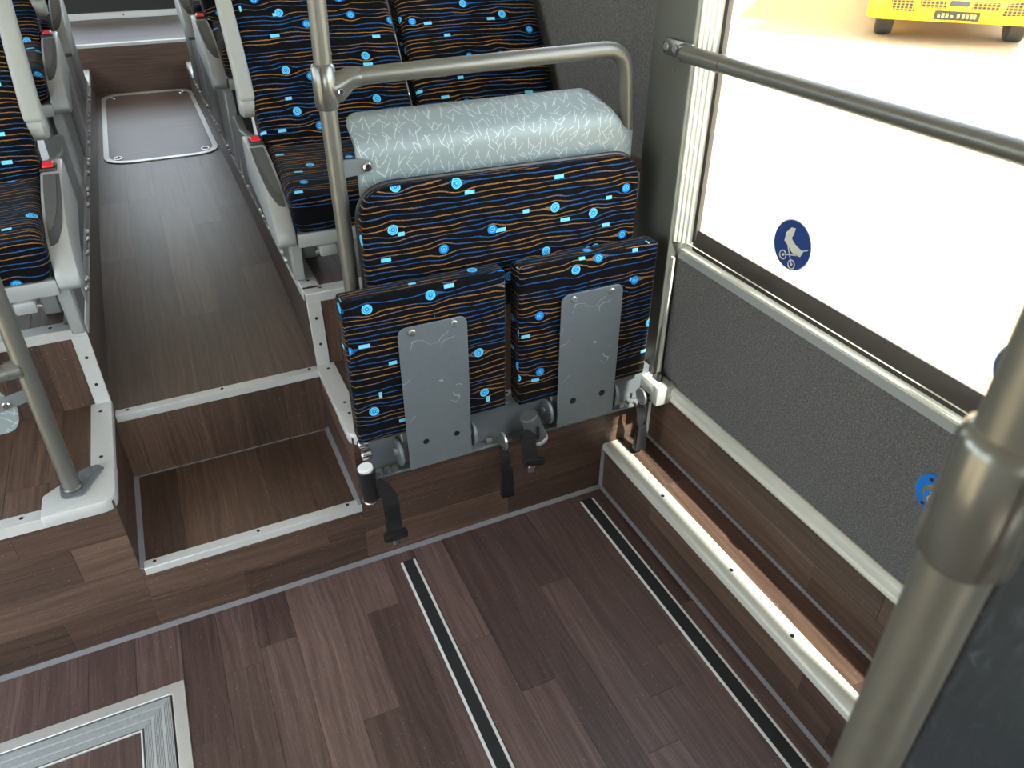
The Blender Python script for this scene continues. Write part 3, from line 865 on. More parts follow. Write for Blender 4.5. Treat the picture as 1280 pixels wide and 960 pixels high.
# ------------------------------------------------------------------ fold-up seats
FG = 'fold-up seats hanging on the riser'
def cushion(x0, x1, y0, y1, z0, z1, r=.014):
    b = box(x0, x1, y0, y1, z0, z1)
    bmesh.ops.subdivide_edges(b, edges=b.edges[:], cuts=5, use_grid_fill=True)
    for v in b.verts:                        # a little fullness
        u = (v.co.x - x0) / (x1 - x0) * 2 - 1; w = (v.co.z - z0) / (z1 - z0) * 2 - 1
        d = (1 - u ** 4) * (1 - w ** 4)
        if v.co.y < y0 + .001: v.co.y -= .004 * d
        if v.co.y > y1 - .001: v.co.y += .004 * d
    es = [e for e in b.edges if e.calc_face_angle(0) > R(60)]
    bmesh.ops.bevel(b, geom=es, offset=r, segments=3, affect='EDGES', profile=.5, clamp_overlap=True)
    return b
def fold_seat(x0, x1, ztop, zbot, px0, px1, ptop, pbot, label, dots):
    t = empty('fold_up_seat', ((x0 + x1) / 2, 1.45, pbot), label, 'seat', FG)
    obj('seat_cushion', cushion(x0, x1, 1.418, 1.472, zbot, ztop), M['fabric'], t)
    pts = rounded([(px0, pbot), (px1, pbot), (px1, ptop), (px0, ptop)], [.003, .003, .022, .022], 6)
    tl = Matrix.Rotation(R(0), 3, 'X')
    up = obj('underside_plate', prism(pts, 'y', 1.4095, 1.4055, .0008, 1), M['plate'], t)
    for x in (px0 + .032, px1 - .032): screw(up, (x, 1.4055, ptop - .014), 'y', .0085, 'bolt', .004)
    for x, z in ((px0 + .045, pbot + .075), (px1 - .038, pbot + .075)): screw(up, (x, 1.4056, z), 'y', dots[0], dots[1], .0008, 'hole')
    for sgn, x in ((-1, px0 - .018), (1, px1 + .012)):
        hg = obj('hinge_disc', cyl((x - .004, 1.432, pbot + .045), (x + .004, 1.432, pbot + .045), .036, 28, .0015), M['grey_metal'], t)
        obj('hinge_bolt', cyl((x - .012, 1.432, pbot + .05), (x + .010, 1.432, pbot + .05), .010, 10), M['bolt'], hg)
    obj('mounting_bracket', box(px0 - .01, px1 + .005, 1.425, 1.452, pbot + .015, zbot + .02, .003, 1), M['grey_metal'], t)
    return t
fold_seat(.263, .641, .820, .444, .375, .538, .736, .340, 'left fold-up seat, its grey underside plate with two black holes', (.0075, 'black'))
fold_seat(.674, 1.052, .816, .434, .780, .950, .731, .343, 'right fold-up seat next to the window pillar, plate with two dark plugs', (.0095, 'screw'))
beam = empty('seat_beam', (.68, 1.47, .32), 'grey steel beam carrying both fold-up seats on the riser', 'beam')
obj('beam_plate', box(.285, 1.095, 1.455, 1.486, .325, .43, .003, 1), M['grey_metal'], beam)
obj('beam_lip', box(.285, 1.095, 1.430, 1.458, .318, .326, .002, 1), M['grey_metal'], beam)
for x in (.305, .325, .345, .6, .72, .745, 1.0, 1.03):
    obj('bolt', cyl((x, 1.44, .326), (x, 1.44, .338), .009, 8), M['bolt'], beam)
obj('end_knob', cyl((.262, 1.44, .432), (.288, 1.44, .432), .011, 14, .003), M['chrome'], beam)
obj('end_knob', cyl((.266, 1.44, .398), (.292, 1.44, .398), .014, 14, .003), M['chrome'], beam)

# shared backrest pad
pad = empty('backrest_pad', (.69, 1.52, .74), 'wide patterned backrest pad above the two fold-up seats', 'backrest')
pp = rounded([(.342, .735), (1.030, .735), (1.034, 1.012), (.342, 1.022)], [.02, .02, .075, .085], 10)
obj('pad', prism(pp, 'y', 1.496, 1.545, .012, 3), M['fabric'], pad)
loop = pp + [pp[0]]
obj('piping', tube([(p[0], 1.524, p[1]) for p in loop], .0055, 8), M['black'], pad)
obj('support_bracket', box(.45, .9, 1.5455, 1.5535, .66, .80, .002, 1), M['dark_grey'], pad)

# modesty panel with rolled top and wrapped corner
def modesty(name, mirror, label, mat='panel', ext=0):
    """mirror: function mapping panel space (far panel) to the world"""
    S0, S1, T0 = 0, .672, .375
    nS, nT = 60, 22
    def tmax(s):
        a = .565; bb = .668
        if s < .03: return .478 - .03 + math.sqrt(max(0, .03 ** 2 - (.03 - s) ** 2))
        if s < a: return .478
        q = min(1, (s - a) / (bb - a)); q = q * q * (3 - 2 * q)
        return .478 + q * (.352 - .478)
    def pos(s, t):
        x = s; y = 0; z = t
        if t > T0:                              # rolled back
            r = .032; a = (t - T0) / r
            am = R(56)
            if a < am: y = r * (1 - math.cos(a)); z = T0 + r * math.sin(a)
            else:
                e = (a - am) * r
                y = r * (1 - math.cos(am)) + math.sin(am) * e; z = T0 + r * math.sin(am) + math.cos(am) * e
        if s > S1 - .01:                        # wrapped round the side
            r = .022; a = (s - (S1 - .01)) / r
            am = R(88)
            if a < am: x = S1 - .01 + r * math.sin(a); y += r * (1 - math.cos(a))
            else:
                e = (a - am) * r
                x = S1 - .01 + r; y += r + e
        return mirror(V(.362 + x, 1.556 + y, .70 + z))
    b = bmesh.new(); l = b.loops.layers.uv.new('UVMap')
    ss = [(.005 * i if i < 7 else .03 + (.74 - .03) * (i - 6) / (nS - 6)) for i in range(nS + 1)]
    g = []; uvs = {}
    for s in ss:
        col = []
        tm = tmax(s)
        for j in range(nT + 1):
            t = -ext + (tm + ext) * j / nT
            if t > T0 * .99 and tm > T0: pass
            v = b.verts.new(pos(s, t)); uvs[v] = (s, t); col.append(v)
        g.append(col)
    for i in range(nS):
        for j in range(nT):
            b.faces.new((g[i][j], g[i + 1][j], g[i + 1][j + 1], g[i][j + 1]))
    for f in b.faces:
        for lp in f.loops: lp[l].uv = uvs[lp.vert]
    t = empty(name, mirror(V(.7, 1.56, .70)), label, 'panel')
    o = obj('panel_sheet', b, M[mat], t)
    md = o.modifiers.new('thickness', 'SOLIDIFY'); md.thickness = .004; md.offset = 0
    return t
mp = modesty('modesty_panel', lambda v: v, 'pale grey modesty panel with white dashes behind the fold-up seats')
obj('pole_bracket', prism(rounded([(.328, 1.035), (.372, 1.038), (.395, 1.045), (.395, 1.062), (.372, 1.07), (.328, 1.073)], [0, .01, .01, .01, .01, 0], 4), 'y', 1.546, 1.550, .0008, 1), M['grey_metal'], mp)
obj('bracket_bolt', cyl((.382, 1.547, 1.053), (.382, 1.538, 1.053), .010, 16, .003), M['chrome'], mp)

# ------------------------------------------------------------------ grab poles
RP = .0172
def flat_y(c, pts, rads):
    b = tube(pts, rads, 24)
    for v in b.verts:
        k = max(0, min(1, (abs(v.co.x - c.x) - .015) / .03))
        v.co.y = c.y + (v.co.y - c.y) * (.62 + .38 * k)
    return b
def clamp_part(parent, c, axis_x, r=.0235, h=.085):
    """two-piece clamp round the pole with a socket along +x"""
    c = Vector(c)
    b = tube([c + V(0, 0, -h / 2), c + V(0, 0, -h / 2 + .006), c + V(0, 0, h / 2 - .006), c + V(0, 0, h / 2)], [r - .005, r, r, r - .005], 24)
    obj('clamp', b, M['clamp'], parent)
    s = axis_x
    b = flat_y(c, [c + V(s * .006, 0, -.006), c + V(s * .022, 0, -.003), c + V(s * .038, 0, .006), c + V(s * .052, 0, .013), c + V(s * .07, 0, .013)], [.031, .029, .0235, .021, .0195])
    obj('clamp_socket', b, M['clamp'], parent)
    obj('clamp_screw', cyl(c + V(s * .024, -.022, -.006), c + V(s * .024, -.031, -.006), .006, 12, .002), M['chrome'], parent)
    sp = box(c.x - .0012 - s * .010, c.x + .0012 - s * .010, c.y - r - .0006, c.y, c.z - h / 2 + .003, c.z + h / 2 - .003)
    obj('clamp_split', sp, M['gasket'], parent)

g1 = empty('grab_pole', (.321, 1.556, ZP), 'grey grab pole with a clamp and rail above the modesty panel', 'grab pole')
obj('pole', tube(smooth_path([(.322, 1.556, ZP + .009), (.318, 1.556, 1.20), (.348, 1.556, 2.25)], .05, 6), RP, 24), M['pole'], g1)
clamp_part(g1, (.318, 1.556, 1.215), 1)
obj('handrail', tube(smooth_path([(.375, 1.556, 1.2285), (.998, 1.556, 1.238), (1.030, 1.575, 1.045)], .055, 8), RP, 24), M['pole'], g1)
obj('base_flange', cyl((.322, 1.556, ZP + .004), (.322, 1.556, ZP + .014), .026, 24, .003), M['clamp'], g1)

g2 = empty('grab_pole', (-.348, 1.552, ZP), 'grey grab pole standing on the rounded left corner plate', 'grab pole')
obj('pole', tube([(-.350, 1.552, ZP + .010), (-.338, 1.552, 1.2), (-.33, 1.552, 2.25)], RP, 24), M['pole'], g2)
obj('cross_rail', tube(smooth_path([(-.346, 1.552, .748), (-.46, 1.535, .742), (-1.0, 1.53, .742)], .03, 5), RP * .96, 20), M['pole'], g2)
obj('weld_collar', tube([(-.352, 1.551, .748), (-.375, 1.548, .747)], [.021, .0185], 18), M['clamp'], g2)
fl = rounded([(-.372, 1.520), (-.328, 1.520), (-.288, 1.600), (-.298, 1.622), (-.33, 1.615), (-.378, 1.575)], [.02, .012, .012, .012, .02, .02], 5)
bf = obj('base_flange', prism(fl, 'z', ZP + .009, ZP + .013, .001, 1), M['grey_metal'], g2)
for p in ((-.304, 1.603), (-.322, 1.585)): screw(bf, (p[0], p[1], ZP + .013), 'z', .007, 'grey_metal', .003)
obj('base_collar', cyl((-.350, 1.552, ZP + .011), (-.350, 1.552, ZP + .022), .021, 24, .003), M['clamp'], g2)
pz = empty('side_modesty_panel', (-.7, 1.556, .6), 'corner of a grey dashed panel bolted to the left grab pole', 'panel')
pts = rounded([(-1.2, .60), (-.398, .605), (-.385, .66), (-.42, .735), (-1.2, .735)], [.01, .045, .03, .02, .01], 7)
b = prism(pts, 'y', 1.556, 1.560)
obj('panel_sheet', b, M['panel'], pz)
obj('pole_bracket', prism(rounded([(-.358, .672), (-.415, .658), (-.42, .675), (-.405, .69), (-.358, .70)], [0, .008, .008, .008, 0], 4), 'y', 1.549, 1.552, .0006, 1), M['grey_metal'], pz)
obj('bracket_bolt', cyl((-.400, 1.55, .674), (-.400, 1.543, .674), .008, 14, .002), M['chrome'], pz)

# near pole and panel at the front edge of the bay
g3 = empty('grab_pole', (.32, .148, .42), 'blurred near grab pole with a thick clamp beside the camera', 'grab pole')
obj('pole', tube([(.320, .148, .42), (.318, .150, 1.28), (.33, .152, 2.25)], .0178, 32), M['pole'], g3)
c = V(.319, .150, 1.306)
b = tube([c + V(0, 0, -.040), c + V(0, 0, -.035), c + V(0, 0, .030), c + V(0, 0, .035), c + V(0, 0, .039)], [.0195, .0232, .0232, .0218, .0180], 32)
obj('clamp', b, M['clamp'], g3)
b = flat_y(c, [c + V(.006, 0, 0), c + V(.03, 0, 0), c + V(.05, 0, .006), c + V(.07, 0, .01)], [.030, .028, .022, .0195])
obj('clamp_socket', b, M['clamp'], g3)
ang = math.atan2(-.150, -.318) + R(28)
d = V(math.cos(ang), math.sin(ang), 0); n = V(-d.y, d.x, 0)
b = bmesh.new()
vs = [b.verts.new(c + d * a + n * w * .0011 + V(0, 0, z)) for a in (.02, .0238) for w in (-1, 1) for z in (-.034, .030)]
for q in ((0, 1, 3, 2), (4, 6, 7, 5), (0, 4, 5, 1), (2, 3, 7, 6), (0, 2, 6, 4), (1, 5, 7, 3)): b.faces.new([vs[i] for i in q])
obj('clamp_split', b, M['gasket'], g3)
obj('handrail', tube(smooth_path([(.385, .150, 1.322), (.998, .150, 1.325), (1.03, .13, 1.06)], .055, 8), RP, 24), M['pole'], g3)
pf = block('front_platform', .30, XE - .006, -.9, .20, 0, ZP, 'wooden platform under the near modesty panel', 'platform')
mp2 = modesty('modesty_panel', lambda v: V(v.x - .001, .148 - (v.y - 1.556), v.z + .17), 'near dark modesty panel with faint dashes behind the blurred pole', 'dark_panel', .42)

# ------------------------------------------------------------------ seat belts of the fold-up seats
# left belt: reel low beside the beam, strap falling to the right, tongue across
dz = V(-.014, 0, .05)
t = empty('seat_belt', (.30, 1.40, .12), 'seat belt hanging below the left fold-up seat, reel with white cap', 'seat belt', 'retractor belts of the fold-up seats')
rl = obj('reel', cyl((.281, 1.415, .325), (.287, 1.415, .232), .021, 24, .003), M['black'], t)
obj('reel_cap', cyl((.2805, 1.415, .333), (.282, 1.415, .318), .0185, 24, .003), M['strip_white'], rl)
obj('reel_ring', tube([(.287 + .021 * math.cos(a), 1.415 + .021 * math.sin(a), .229) for a in [2 * math.pi * k / 24 for k in range(25)]], .0025, 8), M['chrome'], rl)
obj('webbing', ribbon([(.296, 1.40, .285), (.312, 1.398, .268), (.328, 1.396, .235), (.330, 1.394, .12)], [(.5, -.2, .6), (.8, -.2, .5), (1, -.1, .15), (1, -.1, 0)], .040, .0025), M['webbing'], t)
obj('webbing_stitch', ribbon([(.3300, 1.3915, .205), (.330, 1.3900, .158)], (1, -.1, 0), .036, .004), M['black'], t)
obj('tongue_bar', box(.299, .362, 1.380, 1.398, .096, .122, .005, 2), M['black'], t)
obj('tongue_blade', box(.320, .340, 1.388, 1.391, .076, .098, .001, 1), M['chrome'], t)
t.location += dz
# right belt: slanted reel between the two seats
t = empty('seat_belt', (.70, 1.40, .25), 'seat belt dangling between the two fold-up seats, slanted grey reel', 'seat belt', 'retractor belts of the fold-up seats')
rl = obj('reel', cyl((.694, 1.405, .432), (.722, 1.400, .352), .024, 24, .003), M['dark_grey'], t)
obj('reel_slot', box(.704, .710, 1.372, 1.384, .372, .41), M['black'], rl)
obj('reel_cap', cyl((.719, 1.400, .361), (.724, 1.3995, .347), .025, 24, .003), M['seat_grey'], rl)
obj('webbing', ribbon([(.692, 1.385, .40), (.684, 1.383, .37), (.686, 1.382, .34), (.696, 1.380, .302)], [(1, -.2, .4), (1, -.2, .2), (1, -.2, 0), (1, -.2, -.25)], [.028, .038, .038, .04], .0025), M['webbing'], t)
b = box(-.031, .031, -.008, .008, -.012, .012, .005, 2)
bmesh.ops.rotate(b, verts=b.verts, matrix=Matrix.Rotation(R(14), 3, 'Y')); bmesh.ops.translate(b, verts=b.verts, vec=(.699, 1.378, .298))
obj('tongue_bar', b, M['black'], t)
b = box(-.010, .010, -.0015, .0015, -.034, -.008, .001, 1)
bmesh.ops.rotate(b, verts=b.verts, matrix=Matrix.Rotation(R(14), 3, 'Y')); bmesh.ops.translate(b, verts=b.verts, vec=(.697, 1.378, .298))
obj('tongue_blade', b, M['chrome'], t)
t.location += V(.002, 0, -.022)
# buckle straps
def buckle(x, y, ztop, zmid, zbot, lab):
    t = empty('belt_buckle', (x, y, zbot), lab, 'belt buckle', 'buckle straps of the fold-up seats')
    obj('anchor_loop', cyl((x - .003, y + .006, ztop), (x + .003, y + .006, ztop), .024, 20, .001), M['bolt'], t)
    n = 9
    pts = [(x + .006 * k / n, y, ztop - .012 - (ztop - .012 - zmid) * k / n) for k in range(n + 1)]
    wd = [(math.cos(R(80 + 150 * k / n)), math.sin(R(80 + 150 * k / n)), 0) for k in range(n + 1)]
    obj('strap', ribbon(pts, wd, [.022 + .008 * abs(math.sin(k * .7)) for k in range(n + 1)], .004), M['webbing'], t)
    pts = rounded([(x - .008, zmid + .012), (x + .018, zmid + .014), (x + .024, zbot), (x - .012, zbot + .002)], .004, 3)
    obj('buckle_body', prism(pts, 'y', y - .012, y + .006, .003, 2), M['black'], t)
buckle(.628, 1.405, .345, .25, .163, 'black belt buckle on a twisted strap below the left fold-up seat')
buckle(1.045, 1.405, .365, .255, .185, 'black belt buckle hanging beside the window wall ledge')

# ------------------------------------------------------------------ coach seats
def loft(prof, xs, infl, bm=None):
    """closed side profile (y,z) swept along x; infl(x,i) -> (shrink toward centre, forward shift)"""
    b = bmesh.new(); l = b.loops.layers.uv.new('UVMap')
    n = len(prof)
    cy = sum(p[0] for p in prof) / n; cz = sum(p[1] for p in prof) / n
    arc = [0]
    for i in range(1, n + 1):
        arc.append(arc[-1] + (Vector(prof[i % n]) - Vector(prof[i - 1])).length)
    rings = []
    for x in xs:
        rg = []
        for i, (y, z) in enumerate(prof):
            ins, dy, dz = infl(x, i)
            d = Vector((y - cy, z - cz)); L = d.length
            # inset normal to the outline
            a, c = Vector(prof[i - 1]), Vector(prof[(i + 1) % n]); tg = (c - a).normalized(); nm = Vector((tg.y, -tg.x))
            if nm.dot(d) < 0: nm = -nm
            q = Vector((y, z)) - nm * ins
            rg.append(b.verts.new((x, q.x + dy, q.y + dz)))
        rings.append(rg)
    for k in range(len(xs) - 1):
        for i in range(n):
            f = b.faces.new((rings[k][i], rings[k][(i + 1) % n], rings[k + 1][(i + 1) % n], rings[k + 1][i]))
            uv = [(xs[k], arc[i]), (xs[k], arc[i + 1]), (xs[k + 1], arc[i + 1]), (xs[k + 1], arc[i])]
            for lp, q in zip(f.loops, uv): lp[l].uv = q
    for rg, s in ((rings[0], xs[0]), (rings[-1], xs[-1])):
        f = b.faces.new(rg)
        for lp in f.loops: lp[l].uv = (s + lp.vert.co.y, lp.vert.co.z)
    return join(bm, b)

def stations(x0, x1, r):
    w = x1 - x0
    e = [0, .15, .4, .7, 1]
    return [x0 + r * t for t in e] + [x0 + r + (w - 2 * r) * k / 10 for k in range(1, 10)] + [x1 - r * t for t in e[::-1]]

def end_inset(x, x0, x1, r):
    d = min(x - x0, x1 - x)
    if d >= r: return 0
    return r - math.sqrt(max(0, r * r - (r - d) ** 2))

def coach_seat(x0, x1, s, dy, dz, label, side=True, high=True, group=None, base_z=ZQ, SE=2.86):
    """s=+1: aisle is on the low-x side (right seats); s=-1: aisle on the high-x side"""
    Y = lambda y: y + dy
    Z = lambda z: z + dz
    xa = x0 if s > 0 else x1                  # aisle edge of the cushions
    X = lambda d: xa + s * d                  # d: distance inward from the aisle edge
    t = empty('coach_seat', ((x0 + x1) / 2, Y(2.1), base_z), label, 'seat', group)
    r = .03
    # seat cushion
    prof = [(1.890, .795), (1.884, .83), (1.884, .865), (1.892, .886), (1.915, .900), (1.97, .908), (2.05, .914), (2.13, .922), (2.20, .932), (2.26, .940), (2.285, .93), (2.285, .84), (2.2, .812), (2.0, .796)]
    prof = [(Y(a), Z(c)) for a, c in prof]
    def inf(x, i):
        u = (x - (x0 + x1) / 2) / ((x1 - x0) / 2)
        dip = -.008 * (1 - u * u) if 4 <= i <= 9 else 0
        return end_inset(x, x0, x1, r) * .8, 0, dip
    obj('seat_cushion', loft(prof, stations(x0, x1, r), inf), M['fabric'], t)
    # backrest, bolstered at its sides
    fr = [(2.205, .925), (2.225, .965), (2.262, 1.03), (2.31, 1.11), (2.365, 1.19), (2.425, 1.27), (2.487, 1.36), (2.55, 1.46), (2.60, 1.56), (2.628, 1.66), (2.64, 1.72)]
    bk = [(2.665, 1.735), (2.695, 1.72), (2.70, 1.62), (2.66, 1.48), (2.58, 1.33), (2.48, 1.17), (2.38, 1.02), (2.30, .90), (2.26, .90)]
    pb = [(Y(a), Z(c)) for a, c in fr + bk]
    nf = len(fr)
    def inb(x, i):
        u = abs((x - (x0 + x1) / 2) / ((x1 - x0) / 2))
        f = 0
        if i < nf:
            q = math.sin(min(1, i / 3) * math.pi / 2)
            f = .018 * q * (1 - min(1, u / .78) ** 1.6)
        return end_inset(x, x0, x1, r) * .75, f, 0
    obj('backrest', loft(pb, stations(x0, x1, r), inb), M['fabric'], t)
    obj('back_shell', loft([(a + .013, c) for a, c in pb[nf + 1:]] + [(a - .012, c + .004) for a, c in pb[:nf:-1]], [x0 + .02, x1 - .02], lambda x, i: (0, 0, 0)), M['dark_grey'], t)
    # frame under the cushion
    fx0, fx1 = min(X(.0), x0 + .0), x1
    obj('frame_rail', box(x0 + .004, x1 - .002, Y(1.893), Y(1.925), Z(.752), Z(.79), .004, 2), M['seat_grey'], t)
    obj('frame_rail', box(x0 + .05, x1 - .05, Y(2.20), Y(2.24), Z(.76), Z(.80), .004, 2), M['seat_grey'], t)
    obj('seat_pan', box(x0 + .01, x1 - .01, Y(1.91), Y(2.27), Z(.785), Z(.80)), M['dark_grey'], t)
    obj('leg', box(X(.06) - .02, X(.06) + .02, Y(2.08), Y(2.20), base_z, Z(.79), .004, 1), M['seat_grey'], t)
    la = obj('latch_box', box(min(X(.055), X(.10)), max(X(.055), X(.10)), Y(1.885), Y(1.935), Z(.722), Z(.752), .006, 2), M['seat_grey'], t)
    obj('latch_pin', cyl((X(.045), Y(1.90), Z(.732)), (X(.058), Y(1.90), Z(.735)), .006, 10), M['bolt'], la)
    if not side: return t
    # side console along the aisle
    a, c = sorted((X(-.047), X(.002)))
    pts = [(2.30, .945), (2.20, .940), (2.10, .922), (2.00, .892), (1.95, .868), (1.915, .835), (1.893, .80), (1.888, .772), (1.90, .758), (1.96, .752), (2.10, .79), (2.31, .82)]
    sc = obj('side_console', prism([(Y(p), Z(q)) for p, q in pts], 'x', a, c, .006, 2), M['seat_grey'], t)
    topl = [(1.888, .772), (1.893, .80), (1.915, .835), (1.95, .868), (2.00, .892), (2.10, .922), (2.20, .940), (2.30, .945)]
    def tz(y):
        for (ya, za), (yb_, zb_) in zip(topl, topl[1:]):
            if y <= yb_: return za + (zb_ - za) * (y - ya) / (yb_ - ya)
        return topl[-1][1]
    def inlay(rows, lift, mat):
        b = bmesh.new(); R_ = []
        for y, d0, d1 in rows:
            R_.append([b.verts.new((X(-d), Y(y), Z(tz(y) + h))) for d, h in ((d0, -.004), (d0, lift), (d1, lift), (d1, -.004))])
        for p, q in zip(R_, R_[1:]):
            for k in range(3): b.faces.new((p[k], p[k + 1], q[k + 1], q[k]))
        b.faces.new(R_[0]); b.faces.new(R_[-1][::-1])
        obj('dark_inlay', b, mat, sc)
    inlay([(1.935, .006, .014), (1.94, .006, .023), (1.95, .006, .029), (1.975, .006, .036), (2.0, .006, .0395), (2.05, .006, .042), (2.10, .006, .043), (2.185, .006, .041)], .0025, M['black_grey'])
    inlay([(1.965, .007, .013), (1.975, .007, .019), (2.0, .007, .026), (2.03, .007, .030), (2.06, .007, .032), (2.10, .007, .0335), (2.18, .007, .034)], .0042, M['dark_grey'])
    a4, c4 = sorted((X(-.036), X(.001)))
    bk_ = obj('belt_receiver', prism([(Y(p), Z(q)) for p, q in ((2.205, .935), (2.250, .938), (2.250, .953), (2.205, .948))], 'x', a4, c4, .003, 2), M['black'], t)
    a5, c5 = sorted((X(-.031), X(-.006)))
    obj('red_button', prism([(Y(p), Z(q)) for p, q in ((2.209, .948), (2.243, .951), (2.243, .9575), (2.209, .9535))], 'x', a5, c5, .002, 1), M['red'], bk_)
    # side sheet down to the rail, with the front foot
    obj('side_sheet', prism([(Y(p), q if q < .7 else Z(q)) for p, q in ((1.96, base_z - .0), (1.945, .77), (2.30, .83), (2.34, base_z))], 'x', *sorted((X(-.010), X(.002))), .002, 1), M['skirt'], t)
    obj('front_foot', prism([(Y(p), q if q < .7 else Z(q)) for p, q in ((1.915, .768), (1.975, .775), (1.965, base_z + .004), (1.935, base_z + .004))], 'x', *sorted((X(-.014), X(.014))), .003, 1), M['seat_grey'], t)
    # upright skirt reaching back to the next row
    obj('side_skirt', prism([(Y(p), q if q < .7 else Z(q)) for p, q in ((2.30, base_z), (2.30, .90), (2.34, .925), (2.42, .90), (SE - .12, .85), (SE - .04, .87), (SE, .87), (SE, base_z))], 'x', *sorted((X(-.012), X(.018))), .008, 2), M['skirt'], t)
    # raised armrest along the backrest edge
    pth = [(X(-.012), Y(2.300), Z(1.030)), (X(-.012), Y(2.335), Z(1.10)), (X(-.012), Y(2.42), Z(1.24)), (X(-.012), Y(2.56), Z(1.45))]
    b = ribbon(pth, (1, 0, 0), [.048, .043, .040, .036], .055)
    bmesh.ops.recalc_face_normals(b, faces=b.faces[:])
    es = [e for e in b.edges if e.calc_face_angle(0) > R(30)]
    bmesh.ops.bevel(b, geom=es, offset=.012, segments=3, affect='EDGES', profile=.5, clamp_overlap=True)
    am = obj('armrest', b, M['armrest'], t)
    obj('armrest_pivot', cyl((X(-.036), Y(2.312), Z(1.025)), (X(.012), Y(2.312), Z(1.025)), .034, 24, .008), M['armrest'], am)
    return t

GR = 'aisle seats of the right rows'
GL = 'aisle seats of the left rows'
coach_seat(.262, .712, 1, 0, 0, 'aisle coach seat in the right front row, behind the clamped grab pole', True, group=GR)
coach_seat(.735, 1.190, 1, 0, 0, 'window coach seat beside the carpeted wall, right front row', False)
coach_seat(.262, .712, 1, 1.03, .185, 'right aisle coach seat one row back, its red buckle showing past the pale armrest', True, group=GR, SE=2.74)
coach_seat(.262, .712, 1, 1.90, .215, 'rearmost visible aisle seat on the right, only its side showing', True, group=GR, SE=2.7)
coach_seat(-.73, -.280, -1, -.07, .015, 'aisle coach seat in the left front row above the bare podium', True, group=GL)
coach_seat(-.73, -.280, -1, .985, .165, 'second aisle coach seat on the left, behind the pale raised armrest', True, group=GL, SE=2.66)
coach_seat(-.73, -.280, -1, 1.80, .20, 'rearmost visible aisle seat on the left, red buckle near the picture top', True, group=GL)

# ------------------------------------------------------------------ outside
GZ = -.38
gr = bmesh.new()
vs = [gr.verts.new(p) for p in ((-30, -30, GZ), (60, -30, GZ), (60, 60, GZ), (-30, 60, GZ))]
gr.faces.new(vs)
struct('ground', gr, M['concrete'], 'sunlit pale concrete yard outside the window', 'ground', smooth=0)

# yellow bus: local frame u (to the viewer's right), w (towards its rear), z
O = V(10.36, 7.86, GZ); U = V(.675, -.738, 0).normalized(); Wd = V(.738, .675, 0).normalized()
def loc(p): return O + U * p[0] + Wd * p[1] + V(0, 0, p[2])
def place(bm):
    for v in bm.verts: v.co = loc(v.co)
    return bm
yb = empty('yellow_bus', tuple(O + Wd * 4), 'yellow bus parked facing the window across the yard', 'bus')
HW = 1.12
def bodyring(y, z0):  # plan of the front, rounded corners
    return rounded([(-HW, 7), (-HW, 0), (HW, 0), (HW, 7)], [0, .25, .25, 0], 6)
b = prism(bodyring(0, 0), 'z', .36, 3.0, 0)
obj('body', place(b), M['yellow'], yb)
b = prism(rounded([(-HW - .02, .9), (-HW - .02, -.08), (HW + .02, -.08), (HW + .02, .9)], [0, .28, .28, 0], 6), 'z', .30, .62, .03, 2)
obj('bumper', place(b), M['yellow'], yb)
obj('windscreen', place(box(-.98, .98, -.02, .03, 1.2, 2.5)), M['dark_glass'], yb)
def grl(pts, lab='grille'):
    return obj(lab, place(prism([(a, z - .09) for a, z in pts], 'y', -.10, -.07)), M['grille'], yb, smooth=0)
for sx in (-1, 1):
    grl([(sx * .62, .80), (sx * .20, .80), (sx * .20, .69), (sx * .56, .70)])
    grl([(sx * .86, .80), (sx * .68, .82), (sx * .60, .70), (sx * .88, .72)])
    grl([(sx * .88, .69), (sx * .58, .66), (sx * .54, .50), (sx * .82, .52)])
    grl([(sx * .50, .66), (sx * .17, .655), (sx * .15, .56), (sx * .47, .56)])
    obj('fog_lamp', place(cyl((sx * .98, -.07, .64), (sx * .98, .02, .64), .065, 20, .01)), M['chrome'], yb)
    wl = obj('wheel', place(cyl((sx * .99, .75, .33), (sx * .74, .75, .33), .33, 28, .03)), M['rubber'], yb)
obj('badge', place(box(-.12, .12, -.115, -.07, .505, .575, .01, 1)), M['black_grey'], yb)
npl = obj('number_plate', place(box(-.28, .28, -.12, -.085, .335, .445, .008, 1)), M['plate_dark'], yb)
rs2 = random.Random(3)
b = None
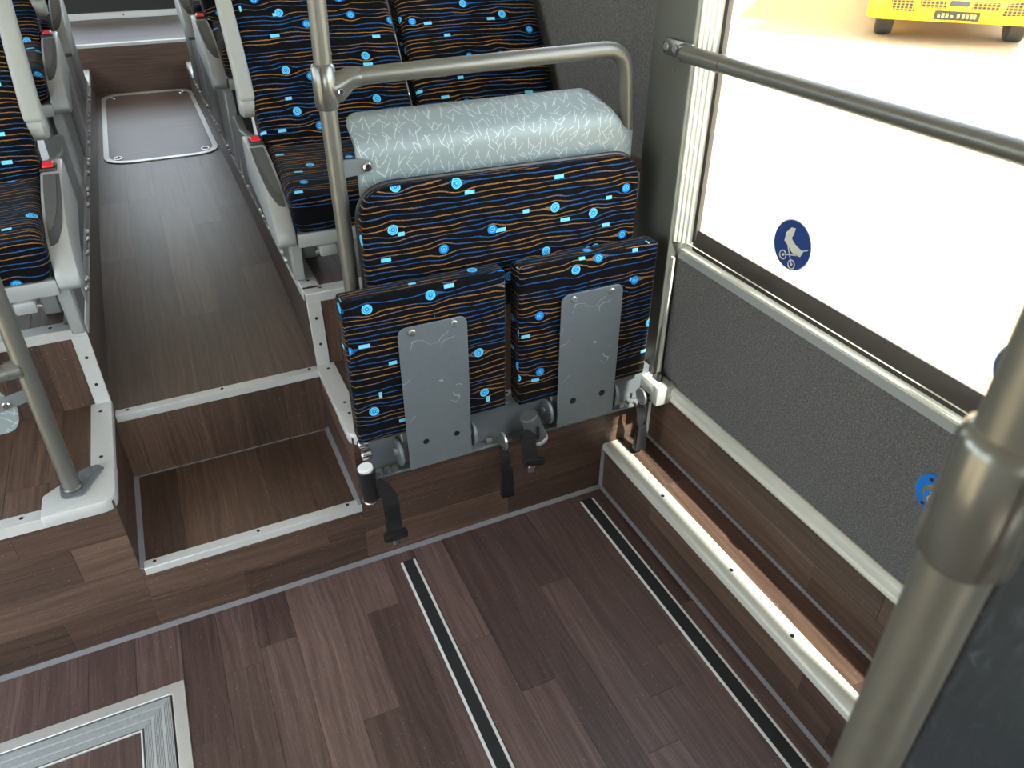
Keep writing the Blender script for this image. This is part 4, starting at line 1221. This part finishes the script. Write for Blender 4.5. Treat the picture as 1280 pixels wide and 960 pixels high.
for k, xk in enumerate((-.22, -.17, -.12, -.06, .02, .08, .13, .18, .22)):
    h = rs2.choice((.03, .045, .05))
    b = box(xk - .016, xk + .012, -.124, -.118, .365, .365 + h, bm=b)
obj('plate_marks', place(b), M['plate_mark'], npl)

# wheel of another vehicle at the frame edge
ob = empty('parked_vehicle', (9.9, 12.0, GZ), 'parked vehicle of which only a dusty wheel shows beside the window frame', 'vehicle')
wc = V(9.0, 11.6, GZ + .47)
ax = V(.60, -.80, 0).normalized()
obj('wheel', cyl(wc + ax * .02, wc - ax * .28, .47, 36, .05), M['rubber'], ob)
obj('hub', cyl(wc + ax * .035, wc - ax * .05, .23, 24, .02), M['yellow'], ob)
b = box(-1.1, 1.1, -.9, 6, .42, 3.0, .05, 2)
for v in b.verts:
    v.co = wc - V(0, 0, .47) + ax * (v.co.x - 1.15) + V(.8, .6, 0) * v.co.y + V(0, 0, v.co.z)
obj('body', b, M['yellow'], ob)

# added unseen roof slab, shaped to cast the yard shadow by the yellow bus
k_ = 9.0
d = V(-.076, .84, -1)
def up(x, y): return V(x, y, GZ) - d * k_
A, B = V(10.45, 6.93, 0), V(8.69, 10.0, 0)
e = V(.87, .5, 0)
C_, D_ = B + e * 9, A + e * 9
pts = [up(p.x, p.y) for p in (A, B, C_, D_)]
b = bmesh.new()
lo = [b.verts.new(p) for p in pts]; hi = [b.verts.new(p + V(0, 0, .25)) for p in pts]
b.faces.new(lo); b.faces.new(hi[::-1])
for i in range(4): b.faces.new((lo[i], lo[(i + 1) % 4], hi[(i + 1) % 4], hi[i]))
cn = empty('added_shade_canopy', tuple(up((A.x + C_.x) / 2, (A.y + C_.y) / 2) - V(0, 0, k_)), 'added unseen canopy slab, placed to shade the yard by the yellow bus', 'canopy')
obj('shade_slab', b, M['lining'], cn, smooth=0)
for p in (C_, D_):  # posts holding up the added slab
    q = up(p.x, p.y); q2 = q - e * .4
    obj('post', cyl((q2.x, q2.y, GZ), (q2.x, q2.y, q.z), .1, 12), M['grey_metal'], cn)
